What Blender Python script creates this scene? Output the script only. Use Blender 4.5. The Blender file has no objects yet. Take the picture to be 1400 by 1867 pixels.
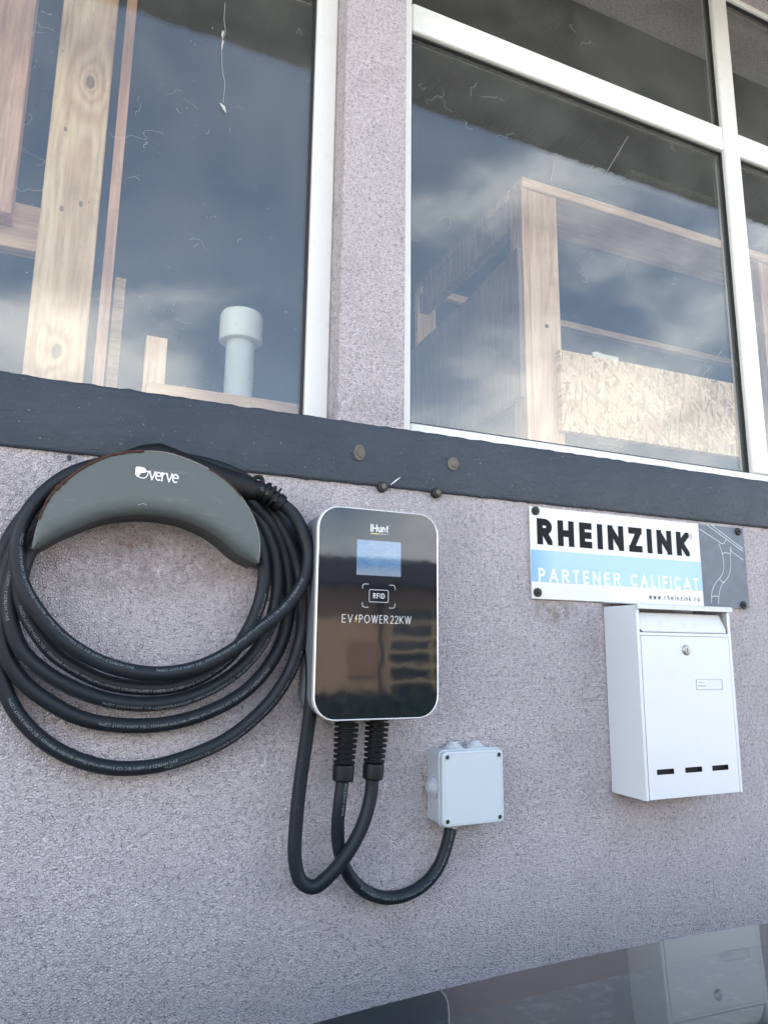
import bpy, bmesh, math, random
from mathutils import Vector, Matrix, noise
R = math.radians
random.seed(7)
scene = bpy.context.scene
col = scene.collection

# ------------------------------------------------------------------ camera
FPX, CX, CY, PW = 1302.91, 700.0, 933.5, 1400.0     # focal length and centre for a 1400 x 1867 picture
CAM = Vector((0.0, -1.0, 1.62))
ROT = Matrix(((0.91615035, -0.40068566, 0.01093313),
              (0.08486956, 0.16724871, -0.98225507),
              (0.39174698, 0.90082122, 0.18723098)))     # world -> (right, down, forward)
cam_d = bpy.data.cameras.new('camera')
cam = bpy.data.objects.new('camera', cam_d); col.objects.link(cam)
m3 = Matrix((ROT[0], -ROT[1], -ROT[2])).transposed()
cam.matrix_world = Matrix.Translation(CAM) @ m3.to_4x4()
cam_d.sensor_fit = 'VERTICAL'; cam_d.sensor_height = 24.0
cam_d.lens = FPX / 1867.0 * 24.0
cam_d.clip_start = 0.01; cam_d.clip_end = 2000
scene.camera = cam

def at(px, py, y=0.0):
    """point of the vertical plane at depth y seen along a line of sight"""
    d = ROT.transposed() @ Vector(((px - CX) / FPX, (py - CY) / FPX, 1.0))
    t = (y + 1.0) / d.y
    return Vector((d.x * t, y, CAM.z + d.z * t))
def atx(px, py, x):
    d = ROT.transposed() @ Vector(((px - CX) / FPX, (py - CY) / FPX, 1.0))
    t = x / d.x
    return Vector((x, CAM.y + d.y * t, CAM.z + d.z * t))

# ------------------------------------------------------------------ world, sun, exposure
SUN_EL, SUN_AZ = R(48), R(-20)          # behind the building (+y), a little to the left
world = bpy.data.worlds.new('World'); scene.world = world; world.use_nodes = True
nt = world.node_tree; nt.nodes.clear()
def N(t, kind, **kw):
    n = t.nodes.new(kind)
    for k, v in kw.items():
        if k.startswith('i_'):
            n.inputs[k[2:].replace('_', ' ')].default_value = v
        else: setattr(n, k, v)
    return n
out = N(nt, 'ShaderNodeOutputWorld'); bg = N(nt, 'ShaderNodeBackground'); bg.inputs['Strength'].default_value = 0.15
sky = N(nt, 'ShaderNodeTexSky'); sky.sky_type = 'NISHITA'; sky.sun_disc = False
sky.sun_elevation = SUN_EL; sky.sun_rotation = SUN_AZ; sky.air_density = 1.1; sky.dust_density = 1.6; sky.ozone_density = 0.7
tc = N(nt, 'ShaderNodeTexCoord')
mp = N(nt, 'ShaderNodeMapping'); mp.inputs['Scale'].default_value = (1.0, 1.0, 2.0); mp.inputs['Location'].default_value = (3.1, 1.7, 0.35)
nz = N(nt, 'ShaderNodeTexNoise'); nz.inputs['Scale'].default_value = 2.3; nz.inputs['Detail'].default_value = 9; nz.inputs['Roughness'].default_value = 0.53; nz.inputs['Distortion'].default_value = 0.25
sep = N(nt, 'ShaderNodeSeparateXYZ')
lowr = N(nt, 'ShaderNodeMapRange'); lowr.inputs['From Min'].default_value = 0.10; lowr.inputs['From Max'].default_value = 0.62; lowr.inputs['To Min'].default_value = 0.20; lowr.inputs['To Max'].default_value = -0.10
addn = N(nt, 'ShaderNodeMath', operation='ADD')
rmp = N(nt, 'ShaderNodeMapRange'); rmp.interpolation_type = 'SMOOTHSTEP'; rmp.inputs['From Min'].default_value = 0.50; rmp.inputs['From Max'].default_value = 0.70
mix = N(nt, 'ShaderNodeMix', data_type='RGBA'); mix.inputs['B'].default_value = (10.2, 10.1, 10.1, 1)
fm = N(nt, 'ShaderNodeMath', operation='MULTIPLY'); fm.inputs[1].default_value = 0.85
L = nt.links.new
L(tc.outputs['Generated'], mp.inputs['Vector']); L(mp.outputs[0], nz.inputs['Vector'])
L(tc.outputs['Generated'], sep.inputs[0]); L(sep.outputs['Z'], lowr.inputs['Value'])
L(nz.outputs['Fac'], addn.inputs[0]); L(lowr.outputs[0], addn.inputs[1]); L(addn.outputs[0], rmp.inputs['Value'])
L(rmp.outputs[0], fm.inputs[0]); L(fm.outputs[0], mix.inputs['Factor']); L(sky.outputs[0], mix.inputs['A'])
L(mix.outputs['Result'], bg.inputs['Color']); L(bg.outputs[0], out.inputs[0])

sd = bpy.data.lights.new('sun', 'SUN'); sd.energy = 4.5; sd.angle = R(0.53); sd.color = (1.0, 0.94, 0.86)
sun = bpy.data.objects.new('sun', sd); col.objects.link(sun)
sdir = Vector((math.sin(SUN_AZ) * math.cos(SUN_EL), math.cos(SUN_AZ) * math.cos(SUN_EL), math.sin(SUN_EL)))
sun.rotation_euler = (-sdir).to_track_quat('-Z', 'Y').to_euler(); sun.location = (0, 0, 20)
vs = scene.view_settings; vs.view_transform = 'Standard'; vs.look = 'None'; vs.gamma = 1; vs.use_curve_mapping = False
vs.exposure = 2.05
scene.cycles.max_bounces = 8; scene.cycles.transparent_max_bounces = 12; scene.cycles.glossy_bounces = 4
scene.cycles.use_denoising = True

# ------------------------------------------------------------------ materials
def mat(name):
    m = bpy.data.materials.new(name); m.use_nodes = True
    return m, m.node_tree, m.node_tree.nodes['Principled BSDF']
def flat(name, c, rough=0.5, metal=0.0, spec=0.5, bump=0.0, bscale=200, var=0.0, vscale=30, coat=0.0):
    m, t, p = mat(name)
    p.inputs['Base Color'].default_value = (*c, 1); p.inputs['Roughness'].default_value = rough
    p.inputs['Metallic'].default_value = metal; p.inputs['Specular IOR Level'].default_value = spec
    p.inputs['Coat Weight'].default_value = coat; p.inputs['Coat Roughness'].default_value = 0.08
    if bump or var:
        g = N(t, 'ShaderNodeNewGeometry')
        if bump:
            n = N(t, 'ShaderNodeTexNoise'); n.inputs['Scale'].default_value = bscale; n.inputs['Detail'].default_value = 4
            b = N(t, 'ShaderNodeBump'); b.inputs['Strength'].default_value = 0.6; b.inputs['Distance'].default_value = bump
            t.links.new(g.outputs['Position'], n.inputs['Vector']); t.links.new(n.outputs['Fac'], b.inputs['Height']); t.links.new(b.outputs[0], p.inputs['Normal'])
        if var:
            n2 = N(t, 'ShaderNodeTexNoise'); n2.inputs['Scale'].default_value = vscale; n2.inputs['Detail'].default_value = 6; n2.inputs['Roughness'].default_value = .65
            r = N(t, 'ShaderNodeMapRange'); r.inputs['From Min'].default_value = .35; r.inputs['From Max'].default_value = .7
            mx = N(t, 'ShaderNodeMix', data_type='RGBA')
            mx.inputs['A'].default_value = (*c, 1); mx.inputs['B'].default_value = (*[v * (1 - var) for v in c], 1)
            t.links.new(g.outputs['Position'], n2.inputs['Vector']); t.links.new(n2.outputs['Fac'], r.inputs['Value'])
            t.links.new(r.outputs[0], mx.inputs['Factor']); t.links.new(mx.outputs['Result'], p.inputs['Base Color'])
            r2 = N(t, 'ShaderNodeMapRange'); r2.inputs['To Min'].default_value = max(rough - .08, .02); r2.inputs['To Max'].default_value = rough + .15
            t.links.new(n2.outputs['Fac'], r2.inputs['Value']); t.links.new(r2.outputs[0], p.inputs['Roughness'])
    return m
def ramp(t, pts, interp='LINEAR'):
    r = N(t, 'ShaderNodeValToRGB'); r.color_ramp.interpolation = interp
    while len(r.color_ramp.elements) < len(pts): r.color_ramp.elements.new(0.5)
    for e, (p, c) in zip(r.color_ramp.elements, pts):
        e.position = p; e.color = c if len(c) == 4 else (*c, 1)
    return r
def noise_n(t, vec, scale, detail=4, rough=.5, dist=0.0):
    n = N(t, 'ShaderNodeTexNoise'); n.inputs['Scale'].default_value = scale; n.inputs['Detail'].default_value = detail
    n.inputs['Roughness'].default_value = rough; n.inputs['Distortion'].default_value = dist
    t.links.new(vec, n.inputs['Vector']); return n
def mixc(t, fac, a, b, blend='MIX'):
    m = N(t, 'ShaderNodeMix', data_type='RGBA'); m.blend_type = blend
    for s, v in (('Factor', fac), ('A', a), ('B', b)):
        if isinstance(v, (int, float)): m.inputs[s].default_value = v
        elif isinstance(v, tuple): m.inputs[s].default_value = (*v[:3], 1)
        else: t.links.new(v, m.inputs[s])
    return m.outputs['Result']
def mrange(t, v, a, b, c=0.0, d=1.0, smooth=False):
    r = N(t, 'ShaderNodeMapRange')
    if smooth: r.interpolation_type = 'SMOOTHSTEP'
    for i, x in enumerate((a, b, c, d)): r.inputs[i + 1].default_value = x
    t.links.new(v, r.inputs[0]); return r.outputs[0]
def math_n(t, op, a, b=None):
    n = N(t, 'ShaderNodeMath', operation=op)
    for i, v in enumerate((a, b)):
        if v is None: continue
        if isinstance(v, (int, float)): n.inputs[i].default_value = v
        else: t.links.new(v, n.inputs[i])
    return n.outputs[0]

def stucco():
    m, t, p = mat('stucco_mauve'); g = N(t, 'ShaderNodeNewGeometry').outputs['Position']
    n1 = noise_n(t, g, 600, 3, .65, .2); n2 = noise_n(t, g, 120, 4, .6, .4)
    n3 = noise_n(t, g, 1.6, 4, .55); n4 = noise_n(t, g, 14, 5, .65)
    wv = N(t, 'ShaderNodeVectorMath', operation='MULTIPLY_ADD'); wn = noise_n(t, g, 260, 2, .5)
    t.links.new(wn.outputs['Color'], wv.inputs[0]); wv.inputs[1].default_value = (.0035, .0035, .0035); t.links.new(g, wv.inputs[2])
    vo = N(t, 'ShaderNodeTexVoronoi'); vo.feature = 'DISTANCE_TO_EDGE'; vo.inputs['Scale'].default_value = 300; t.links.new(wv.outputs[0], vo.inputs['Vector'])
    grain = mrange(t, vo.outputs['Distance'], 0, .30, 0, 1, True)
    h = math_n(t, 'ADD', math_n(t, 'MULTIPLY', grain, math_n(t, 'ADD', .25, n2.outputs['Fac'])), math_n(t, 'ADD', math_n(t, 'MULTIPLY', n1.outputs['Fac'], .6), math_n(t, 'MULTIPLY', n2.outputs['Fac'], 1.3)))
    pit_shade = math_n(t, 'MULTIPLY', mrange(t, vo.outputs['Distance'], .02, .11, 1, 0, True), mrange(t, noise_n(t, g, 170, 3, .6, .3).outputs['Fac'], .46, .60))
    base = mixc(t, mrange(t, n3.outputs['Fac'], .35, .7), (.73, .67, .685), (.69, .635, .66))
    base = mixc(t, math_n(t, 'MULTIPLY', mrange(t, n4.outputs['Fac'], .5, .75), .25), base, (.26, .245, .26))
    base = mixc(t, math_n(t, 'MULTIPLY', pit_shade, .85), base, (.11, .105, .11))  # shade in the crevices between grains, mixed into the colour
    # grime and old paint by the two bolts, brown patches under the hanger, dirt below the sign corner
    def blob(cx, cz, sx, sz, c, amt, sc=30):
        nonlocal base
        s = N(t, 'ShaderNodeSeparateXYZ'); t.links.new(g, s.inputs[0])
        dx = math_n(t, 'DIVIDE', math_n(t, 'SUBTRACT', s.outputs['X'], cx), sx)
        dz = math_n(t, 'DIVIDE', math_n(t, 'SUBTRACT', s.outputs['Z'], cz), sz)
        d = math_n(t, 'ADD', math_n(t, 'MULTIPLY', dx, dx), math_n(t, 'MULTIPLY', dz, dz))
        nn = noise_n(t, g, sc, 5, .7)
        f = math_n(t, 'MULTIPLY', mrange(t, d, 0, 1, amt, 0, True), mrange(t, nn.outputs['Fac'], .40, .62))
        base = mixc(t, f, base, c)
    blob(.50, 1.845, .13, .05, (.36, .35, .35), .55, 110)
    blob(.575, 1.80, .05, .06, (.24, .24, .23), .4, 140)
    blob(.47, 1.835, .10, .03, (.60, .60, .60), .8, 70)
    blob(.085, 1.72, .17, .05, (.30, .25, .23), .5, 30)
    blob(.075, 1.755, .035, .014, (.25, .10, .05), .7, 70)
    blob(.75, 1.685, .06, .03, (.27, .23, .17), .7, 50)
    blob(.42, 1.99, .10, .035, (.28, .27, .28), .45, 130)
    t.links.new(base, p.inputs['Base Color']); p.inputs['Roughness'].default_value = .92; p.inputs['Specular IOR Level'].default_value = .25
    b = N(t, 'ShaderNodeBump'); b.inputs['Strength'].default_value = 1.0; b.inputs['Distance'].default_value = .0030
    t.links.new(h, b.inputs['Height']); t.links.new(b.outputs[0], p.inputs['Normal'])
    return m
def ledge_mat():
    m, t, p = mat('slate_painted_render'); g = N(t, 'ShaderNodeNewGeometry').outputs['Position']
    mpn = N(t, 'ShaderNodeMapping'); mpn.inputs['Scale'].default_value = (1, 1, 2.2); t.links.new(g, mpn.inputs[0])
    n1 = noise_n(t, mpn.outputs[0], 34, 7, .68, 1.6); n2 = noise_n(t, g, 160, 3, .5); n3 = noise_n(t, g, 7, 5, .6)
    base = mixc(t, mrange(t, n3.outputs['Fac'], .35, .7), (.038, .050, .065), (.052, .064, .080))
    base = mixc(t, mrange(t, n2.outputs['Fac'], .70, .80), base, (.16, .17, .18))
    dust = mrange(t, noise_n(t, g, 420, 2, .5).outputs['Fac'], .73, .78)
    base = mixc(t, dust, base, (.45, .46, .47))
    t.links.new(base, p.inputs['Base Color'])
    p.inputs['Specular IOR Level'].default_value = .3
    t.links.new(mrange(t, n1.outputs['Fac'], .3, .7, .42, .65), p.inputs['Roughness'])
    h = math_n(t, 'ADD', n1.outputs['Fac'], math_n(t, 'MULTIPLY', n2.outputs['Fac'], .25))
    b = N(t, 'ShaderNodeBump'); b.inputs['Strength'].default_value = .7; b.inputs['Distance'].default_value = .0040
    t.links.new(h, b.inputs['Height']); t.links.new(b.outputs[0], p.inputs['Normal'])
    return m
def glass_mat():
    """window pane: clear, mirror-like on top, with a thin uneven film of dust and small spatters"""
    m = bpy.data.materials.new('window_glass'); m.use_nodes = True; t = m.node_tree; t.nodes.clear()
    o = N(t, 'ShaderNodeOutputMaterial'); g = N(t, 'ShaderNodeNewGeometry').outputs['Position']
    lw = N(t, 'ShaderNodeLayerWeight'); lw.inputs['Blend'].default_value = .5
    f5 = math_n(t, 'POWER', lw.outputs['Facing'], 5.0)
    fr = math_n(t, 'ADD', math_n(t, 'MULTIPLY', f5, .9), .070)
    tr = N(t, 'ShaderNodeBsdfTransparent'); tr.inputs[0].default_value = (.93, .96, .95, 1)
    gl = N(t, 'ShaderNodeBsdfGlossy'); gl.inputs['Roughness'].default_value = .0
    
    m1 = N(t, 'ShaderNodeMixShader'); t.links.new(fr, m1.inputs[0]); t.links.new(tr.outputs[0], m1.inputs[1]); t.links.new(gl.outputs[0], m1.inputs[2])
    df = N(t, 'ShaderNodeBsdfDiffuse'); df.inputs[0].default_value = (.62, .63, .60, 1)
    film = mrange(t, noise_n(t, g, 5, 6, .65, .5).outputs['Fac'], .35, .75, .03, .08)
    spk = mrange(t, noise_n(t, g, 330, 2, .5).outputs['Fac'], .735, .76, 0, .7)
    mm = N(t, 'ShaderNodeMapping'); mm.inputs['Scale'].default_value = (1, 1, .35); mm.inputs['Rotation'].default_value = (0, R(25), 0); t.links.new(g, mm.inputs[0])
    scr = mrange(t, noise_n(t, mm.outputs[0], 46, 3, .75, 2.5).outputs['Fac'], .70, .78, 0, .22)
    fac = math_n(t, 'MAXIMUM', math_n(t, 'MAXIMUM', film, spk), scr)
    m2 = N(t, 'ShaderNodeMixShader'); t.links.new(fac, m2.inputs[0]); t.links.new(m1.outputs[0], m2.inputs[1]); t.links.new(df.outputs[0], m2.inputs[2])
    dk = N(t, 'ShaderNodeBsdfDiffuse'); dk.inputs[0].default_value = (.03, .03, .03, 1)
    sp2 = mrange(t, noise_n(t, g, 190, 1, .5).outputs['Fac'], .79, .805, 0, .9)
    m3_ = N(t, 'ShaderNodeMixShader'); t.links.new(sp2, m3_.inputs[0]); t.links.new(m2.outputs[0], m3_.inputs[1]); t.links.new(dk.outputs[0], m3_.inputs[2])
    t.links.new(m3_.outputs[0], o.inputs[0]); return m
def wood(name, light, dark, vertical=True, seed=0.0, knots=()):
    m, t, p = mat(name); tcn = N(t, 'ShaderNodeNewGeometry').outputs['Position']
    mpn = N(t, 'ShaderNodeMapping')
    mpn.inputs['Scale'].default_value = (1, 1, .07) if vertical else (.07, 1, 1)
    mpn.inputs['Location'].default_value = (seed, seed * .7, seed * .3); t.links.new(tcn, mpn.inputs[0])
    n0 = noise_n(t, mpn.outputs[0], 13, 3, .5, .4); ph = n0.outputs['Fac']; core = None
    if knots:
        sp = N(t, 'ShaderNodeSeparateXYZ'); wob = noise_n(t, tcn, 40, 3, .5); t.links.new(tcn, sp.inputs[0])
        for kx, kz, kr in knots:
            dx = math_n(t, 'MULTIPLY', math_n(t, 'SUBTRACT', sp.outputs['X'], kx), 1 / kr); dz = math_n(t, 'MULTIPLY', math_n(t, 'SUBTRACT', sp.outputs['Z'], kz), .55 / kr)
            d = math_n(t, 'ADD', math_n(t, 'SQRT', math_n(t, 'ADD', math_n(t, 'MULTIPLY', dx, dx), math_n(t, 'MULTIPLY', dz, dz))), math_n(t, 'MULTIPLY', math_n(t, 'SUBTRACT', wob.outputs['Fac'], .5), .8))
            ph = math_n(t, 'ADD', ph, math_n(t, 'MULTIPLY', math_n(t, 'EXPONENT', math_n(t, 'MULTIPLY', d, -.42)), .0 if kr < .006 else .55))
            k = mrange(t, d, .75, 1.15, 1, 0, True); core = k if core is None else math_n(t, 'MAXIMUM', core, k)
    wv = math_n(t, 'SINE', math_n(t, 'MULTIPLY', ph, 46))
    fib = noise_n(t, mpn.outputs[0], 110, 6, .7)
    c = mixc(t, mrange(t, wv, -1, 1, .05, .62), light, dark)
    c = mixc(t, mrange(t, fib.outputs['Fac'], .45, .66, 0, .5), c, tuple(v * .55 for v in dark))
    if knots:
        c = mixc(t, math_n(t, 'MULTIPLY', core, .8), c, (.20, .11, .07))
    st = noise_n(t, tcn, 9, 5, .7)
    c = mixc(t, mrange(t, st.outputs['Fac'], .55, .8, 0, .45), c, tuple(v * .5 for v in dark))
    t.links.new(c, p.inputs['Base Color']); p.inputs['Roughness'].default_value = .75; p.inputs['Specular IOR Level'].default_value = .2
    b = N(t, 'ShaderNodeBump'); b.inputs['Strength'].default_value = .4; b.inputs['Distance'].default_value = .002
    t.links.new(fib.outputs['Fac'], b.inputs['Height']); t.links.new(b.outputs[0], p.inputs['Normal'])
    return m
def osb():
    m, t, p = mat('oriented_strand_board'); g = N(t, 'ShaderNodeNewGeometry').outputs['Position']
    c = None
    for i, (rot, sc) in enumerate(((20, 1), (-35, 1.2), (75, 1.1), (130, .9), (5, 1.3))):
        mp_ = N(t, 'ShaderNodeMapping'); mp_.vector_type = 'TEXTURE'; mp_.inputs['Rotation'].default_value = (0, R(rot), 0)
        mp_.inputs['Scale'].default_value = (1 / (135 * sc), 1, 1 / (22 * sc)); mp_.inputs['Location'].default_value = (i * .33, 0, i * .17)
        wob = noise_n(t, g, 20, 2, .5)
        t.links.new(g, mp_.inputs[0])
        v = N(t, 'ShaderNodeTexVoronoi'); v.inputs['Scale'].default_value = 1.0; v.inputs['Randomness'].default_value = 1.0
        t.links.new(mp_.outputs[0], v.inputs['Vector'])
        s = N(t, 'ShaderNodeSeparateColor'); t.links.new(v.outputs['Color'], s.inputs[0])
        r = ramp(t, [(0, (.34, .17, .06)), (.35, (.78, .48, .26)), (.7, (.97, .70, .44)), (1, (.50, .27, .11))]); t.links.new(s.outputs['Red'], r.inputs[0])
        if c is None: c = r.outputs[0]
        else:
            k = math_n(t, 'GREATER_THAN', s.outputs['Green'], .62)
            c = mixc(t, k, c, r.outputs[0])
    n = noise_n(t, g, 60, 4, .7)
    c = mixc(t, mrange(t, n.outputs['Fac'], .55, .75, 0, .5), c, (.33, .22, .12))
    t.links.new(c, p.inputs['Base Color']); p.inputs['Roughness'].default_value = .7
    return m
def car_glass():
    """black ceramic band round the rim, tinted grey glass inside it"""
    m, t, p = mat('panoramic_roof_glass'); g = N(t, 'ShaderNodeNewGeometry').outputs['Position']
    n = noise_n(t, g, 5, 6, .7, 1.0); n2 = noise_n(t, g, 60, 4, .7)
    d = mixc(t, mrange(t, n.outputs['Fac'], .4, .75, 0, .6), (.032, .040, .043), (.070, .083, .086))
    t.links.new(mixc(t, mrange(t, n2.outputs['Fac'], .54, .70, 0, .4), d, (.15, .16, .155)), p.inputs['Base Color'])
    p.inputs['Roughness'].default_value = .5; p.inputs['Specular IOR Level'].default_value = .3
    p.inputs['Coat Weight'].default_value = 1; p.inputs['Coat Roughness'].default_value = .012; p.inputs['Coat IOR'].default_value = 1.42
    return m
def panel_mat():
    m, t, p = mat('charger_black_glass'); g = N(t, 'ShaderNodeNewGeometry').outputs['Position']
    p.inputs['Base Color'].default_value = (.008, .012, .018, 1); p.inputs['Roughness'].default_value = .045; p.inputs['Specular IOR Level'].default_value = .6
    n = noise_n(t, g, 22, 2, .4); b = N(t, 'ShaderNodeBump'); b.inputs['Strength'].default_value = .07; b.inputs['Distance'].default_value = .002
    t.links.new(n.outputs['Fac'], b.inputs['Height']); t.links.new(b.outputs[0], p.inputs['Normal']); return m
def screen_mat():
    m, t, p = mat('charger_lcd'); g = N(t, 'ShaderNodeNewGeometry').outputs['Position']
    mp_ = N(t, 'ShaderNodeMapping'); mp_.inputs['Rotation'].default_value = (0, R(35), 0); mp_.inputs['Scale'].default_value = (60, 1, 190); t.links.new(g, mp_.inputs[0])
    n = noise_n(t, mp_.outputs[0], 1.0, 5, .6, .6)
    c = mixc(t, mrange(t, n.outputs['Fac'], .35, .7), (.05, .14, .27), (.13, .23, .34))  # sky reflection on the unlit display, painted in as cloudy blue
    s = N(t, 'ShaderNodeSeparateXYZ'); t.links.new(g, s.inputs[0])
    c = mixc(t, mrange(t, s.outputs['Z'], 1.735, 1.722, 0, .6), c, (.26, .27, .29))
    t.links.new(c, p.inputs['Base Color']); t.links.new(c, p.inputs['Emission Color']); p.inputs['Emission Strength'].default_value = .02  # slight glow lifts the painted reflection
    p.inputs['Roughness'].default_value = .04; p.inputs['Specular IOR Level'].default_value = .9
    return m
def plate_mat():
    m, t, p = mat('hanger_grey_paint'); g = N(t, 'ShaderNodeNewGeometry').outputs['Position']
    mp_ = N(t, 'ShaderNodeMapping'); mp_.inputs['Scale'].default_value = (1, 1, 4); t.links.new(g, mp_.inputs[0])
    n = noise_n(t, mp_.outputs[0], 18, 6, .65, 1.0); n2 = noise_n(t, g, 6, 3, .5)
    c = mixc(t, mrange(t, n2.outputs['Fac'], .3, .7), (.082, .100, .098), (.100, .116, .113))
    c = mixc(t, mrange(t, n.outputs['Fac'], .58, .76, 0, .4), c, (.20, .215, .21))
    t.links.new(c, p.inputs['Base Color']); p.inputs['Roughness'].default_value = .55
    return m
def cable_mat():
    m, t, p = mat('cable_rubber'); g = N(t, 'ShaderNodeNewGeometry').outputs['Position']
    n = noise_n(t, g, 38, 5, .7, .6)
    n2 = noise_n(t, g, 7, 3, .5)
    f = math_n(t, 'MULTIPLY', mrange(t, n.outputs['Fac'], .56, .74), mrange(t, n2.outputs['Fac'], .5, .7, .1, .7))
    c = mixc(t, f, (.012, .0165, .0215), (.10, .105, .107))
    t.links.new(c, p.inputs['Base Color']); p.inputs['Specular IOR Level'].default_value = .26
    t.links.new(mrange(t, n.outputs['Fac'], .3, .7, .38, .6), p.inputs['Roughness']); return m
def white_dirty(name, c, rough, amt=.35, sc=25, cd=(.33, .32, .28)):
    m, t, p = mat(name); g = N(t, 'ShaderNodeNewGeometry').outputs['Position']
    n = noise_n(t, g, sc, 6, .75, .15); n2 = noise_n(t, g, sc * 9, 3, .6)
    k = mixc(t, mrange(t, n.outputs['Fac'], .55, .8, 0, amt), c, cd)
    k = mixc(t, mrange(t, n2.outputs['Fac'], .70, .76, 0, amt * 1.6), k, tuple(v * .6 for v in cd))
    t.links.new(k, p.inputs['Base Color']); p.inputs['Roughness'].default_value = rough; return m
def sign_mat():
    m, t, p = mat('sign_white'); g = N(t, 'ShaderNodeNewGeometry').outputs['Position']
    n = noise_n(t, g, 40, 6, .7, .4)
    k = mixc(t, mrange(t, n.outputs['Fac'], .55, .8, 0, .25), (.68, .69, .68), (.42, .42, .40))
    t.links.new(k, p.inputs['Base Color']); p.inputs['Roughness'].default_value = .35; return m
def blue_mat():
    m, t, p = mat('sign_blue'); g = N(t, 'ShaderNodeNewGeometry').outputs['Position']
    s = N(t, 'ShaderNodeSeparateXYZ'); t.links.new(g, s.inputs[0])
    n = noise_n(t, g, 30, 5, .7)
    f = math_n(t, 'ADD', mrange(t, s.outputs['X'], .70, .76), math_n(t, 'MULTIPLY', n.outputs['Fac'], .3))
    c = mixc(t, f, (.14, .36, .72), (.36, .55, .78))
    t.links.new(c, p.inputs['Base Color']); p.inputs['Roughness'].default_value = .35; return m

M = {}
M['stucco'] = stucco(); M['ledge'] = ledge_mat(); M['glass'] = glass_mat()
M['white_frame'] = white_dirty('white_window_paint', (.70, .71, .68), .38, .28, 34)
M['bead'] = white_dirty('white_bead', (.6, .6, .58), .5, .5, 30)
M['gasket'] = flat('black_rubber_gasket', (.012, .014, .014), .5)
M['cable'] = cable_mat(); M['blackp'] = flat('black_plastic', (.006, .0075, .009), .5, spec=.25, bump=.0004, bscale=500)
M['print'] = flat('cable_print', (.19, .21, .23), .6)
M['plate'] = plate_mat(); M['rust'] = flat('rust_edge', (.07, .03, .022), .85, bump=.001, bscale=300, var=.5, vscale=90)
M['plateshade'] = flat('hanger_underside_shade', (.035, .042, .042), .55)  # darker copy of the plate grey, underside shade put into the colour
M['edgechip'] = flat('bare_edge', (.30, .27, .24), .6)
M['wht_print'] = flat('white_print', (.86, .87, .87), .4)
M['grey_print'] = flat('grey_print', (.70, .72, .73), .4)
M['charger_body'] = flat('charger_side_grey', (.16, .175, .195), .42, bump=.0002, bscale=900)
M['trim'] = flat('charger_silver_trim', (.80, .81, .80), .22, metal=.35)
M['panel'] = panel_mat(); M['screen'] = screen_mat(); M['gold'] = flat('gold_print', (.62, .54, .30), .4)
M['jb'] = white_dirty('grey_white_abs', (.50, .565, .595), .42, .15, 30, (.42, .46, .47)); M['jb_side'] = flat('junction_box_plastic', (.44, .49, .53), .45)
M['jb_mark'] = flat('embossed_mark', (.42, .46, .48), .5)
M['steel'] = flat('zinc_steel', (.42, .43, .43), .35, metal=.9, var=.3, vscale=300); M['dark_metal'] = flat('dark_oxidised_metal', (.035, .035, .035), .5, metal=.5, bump=.0006, bscale=500)
M['mail'] = white_dirty('white_powder_coat', (.66, .69, .72), .36, .14, 20, (.50, .50, .50)); M['mailtop'] = white_dirty('weathered_powder_coat', (.62, .64, .64), .42, .4, 35)
M['black'] = flat('matt_black', (.008, .008, .009), .8); M['paper'] = flat('name_paper', (.66, .68, .68), .5)
M['sign'] = sign_mat(); M['signblue'] = blue_mat(); M['signgrey'] = flat('sign_slate', (.105, .14, .18), .38, var=.3, vscale=25)
M['ink'] = flat('sign_ink', (.007, .009, .013), .5, spec=.12); M['pale'] = flat('pale_print', (.72, .80, .84), .4); M['line'] = flat('line_print', (.62, .70, .75), .4)
M['patch'] = flat('bare_mortar', (.15, .15, .125), .85, bump=.001, bscale=150, var=.4, vscale=80)
def kp(l, y): return [(at(a_, b_, y).x, at(a_, b_, y).z, r_) for a_, b_, r_ in l]
M['woodA'] = wood('pine_plank_warm', (.95, .66, .40), (.64, .34, .16), True, 0.0, kp([(165, 150, .0085), (103, 640, .0085), (113, 380, .0035), (148, 372, .004), (120, 235, .003)], .30))
M['woodB'] = wood('pine_plank_pink', (.82, .46, .30), (.50, .24, .14), True, 2.3)
M['woodC'] = wood('pine_rail', (.90, .57, .36), (.60, .33, .18), False, 4.1)
M['woodD'] = wood('pine_post_clean', (.95, .63, .42), (.72, .39, .22), True, 7.7)
M['woodS'] = wood('plywood_shade', (.42, .27, .20), (.26, .16, .12), True, 9.1)  # shade of the rack's side and inner faces put into the wood colour
M['osb'] = osb(); M['pvc'] = white_dirty('white_pvc', (.96, .92, .82), .35, .15, 30)
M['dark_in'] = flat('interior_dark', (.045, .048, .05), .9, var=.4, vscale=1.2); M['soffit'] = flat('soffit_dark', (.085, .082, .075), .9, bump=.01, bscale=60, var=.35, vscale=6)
M['web'] = flat('cobweb_silk', (.50, .51, .50), .9)
M['asphalt'] = flat('asphalt', (.055, .055, .057), .9, bump=.004, bscale=120, var=.3, vscale=2)
M['bounce_ground'] = flat('pale_bounce_ground', (.40, .37, .32), .9, bump=.003, bscale=60, var=.2, vscale=1.5)  # kept pale for warm bounce light
M['paving'] = flat('concrete_paving', (.30, .29, .27), .9, bump=.003, bscale=60, var=.25, vscale=3)
M['ground'] = flat('dry_grass_ground', (.12, .12, .06), 1, var=.4, vscale=.5)
M['beige'] = flat('ochre_facade', (.47, .33, .22), .9, bump=.004, bscale=60, var=.2, vscale=1.5)
M['tile'] = flat('dark_roof_tiles', (.03, .028, .027), .8, bump=.02, bscale=9, var=.3, vscale=2)
M['brick'] = flat('orange_brick', (.36, .22, .14), .9, bump=.01, bscale=20, var=.3, vscale=5)
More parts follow.
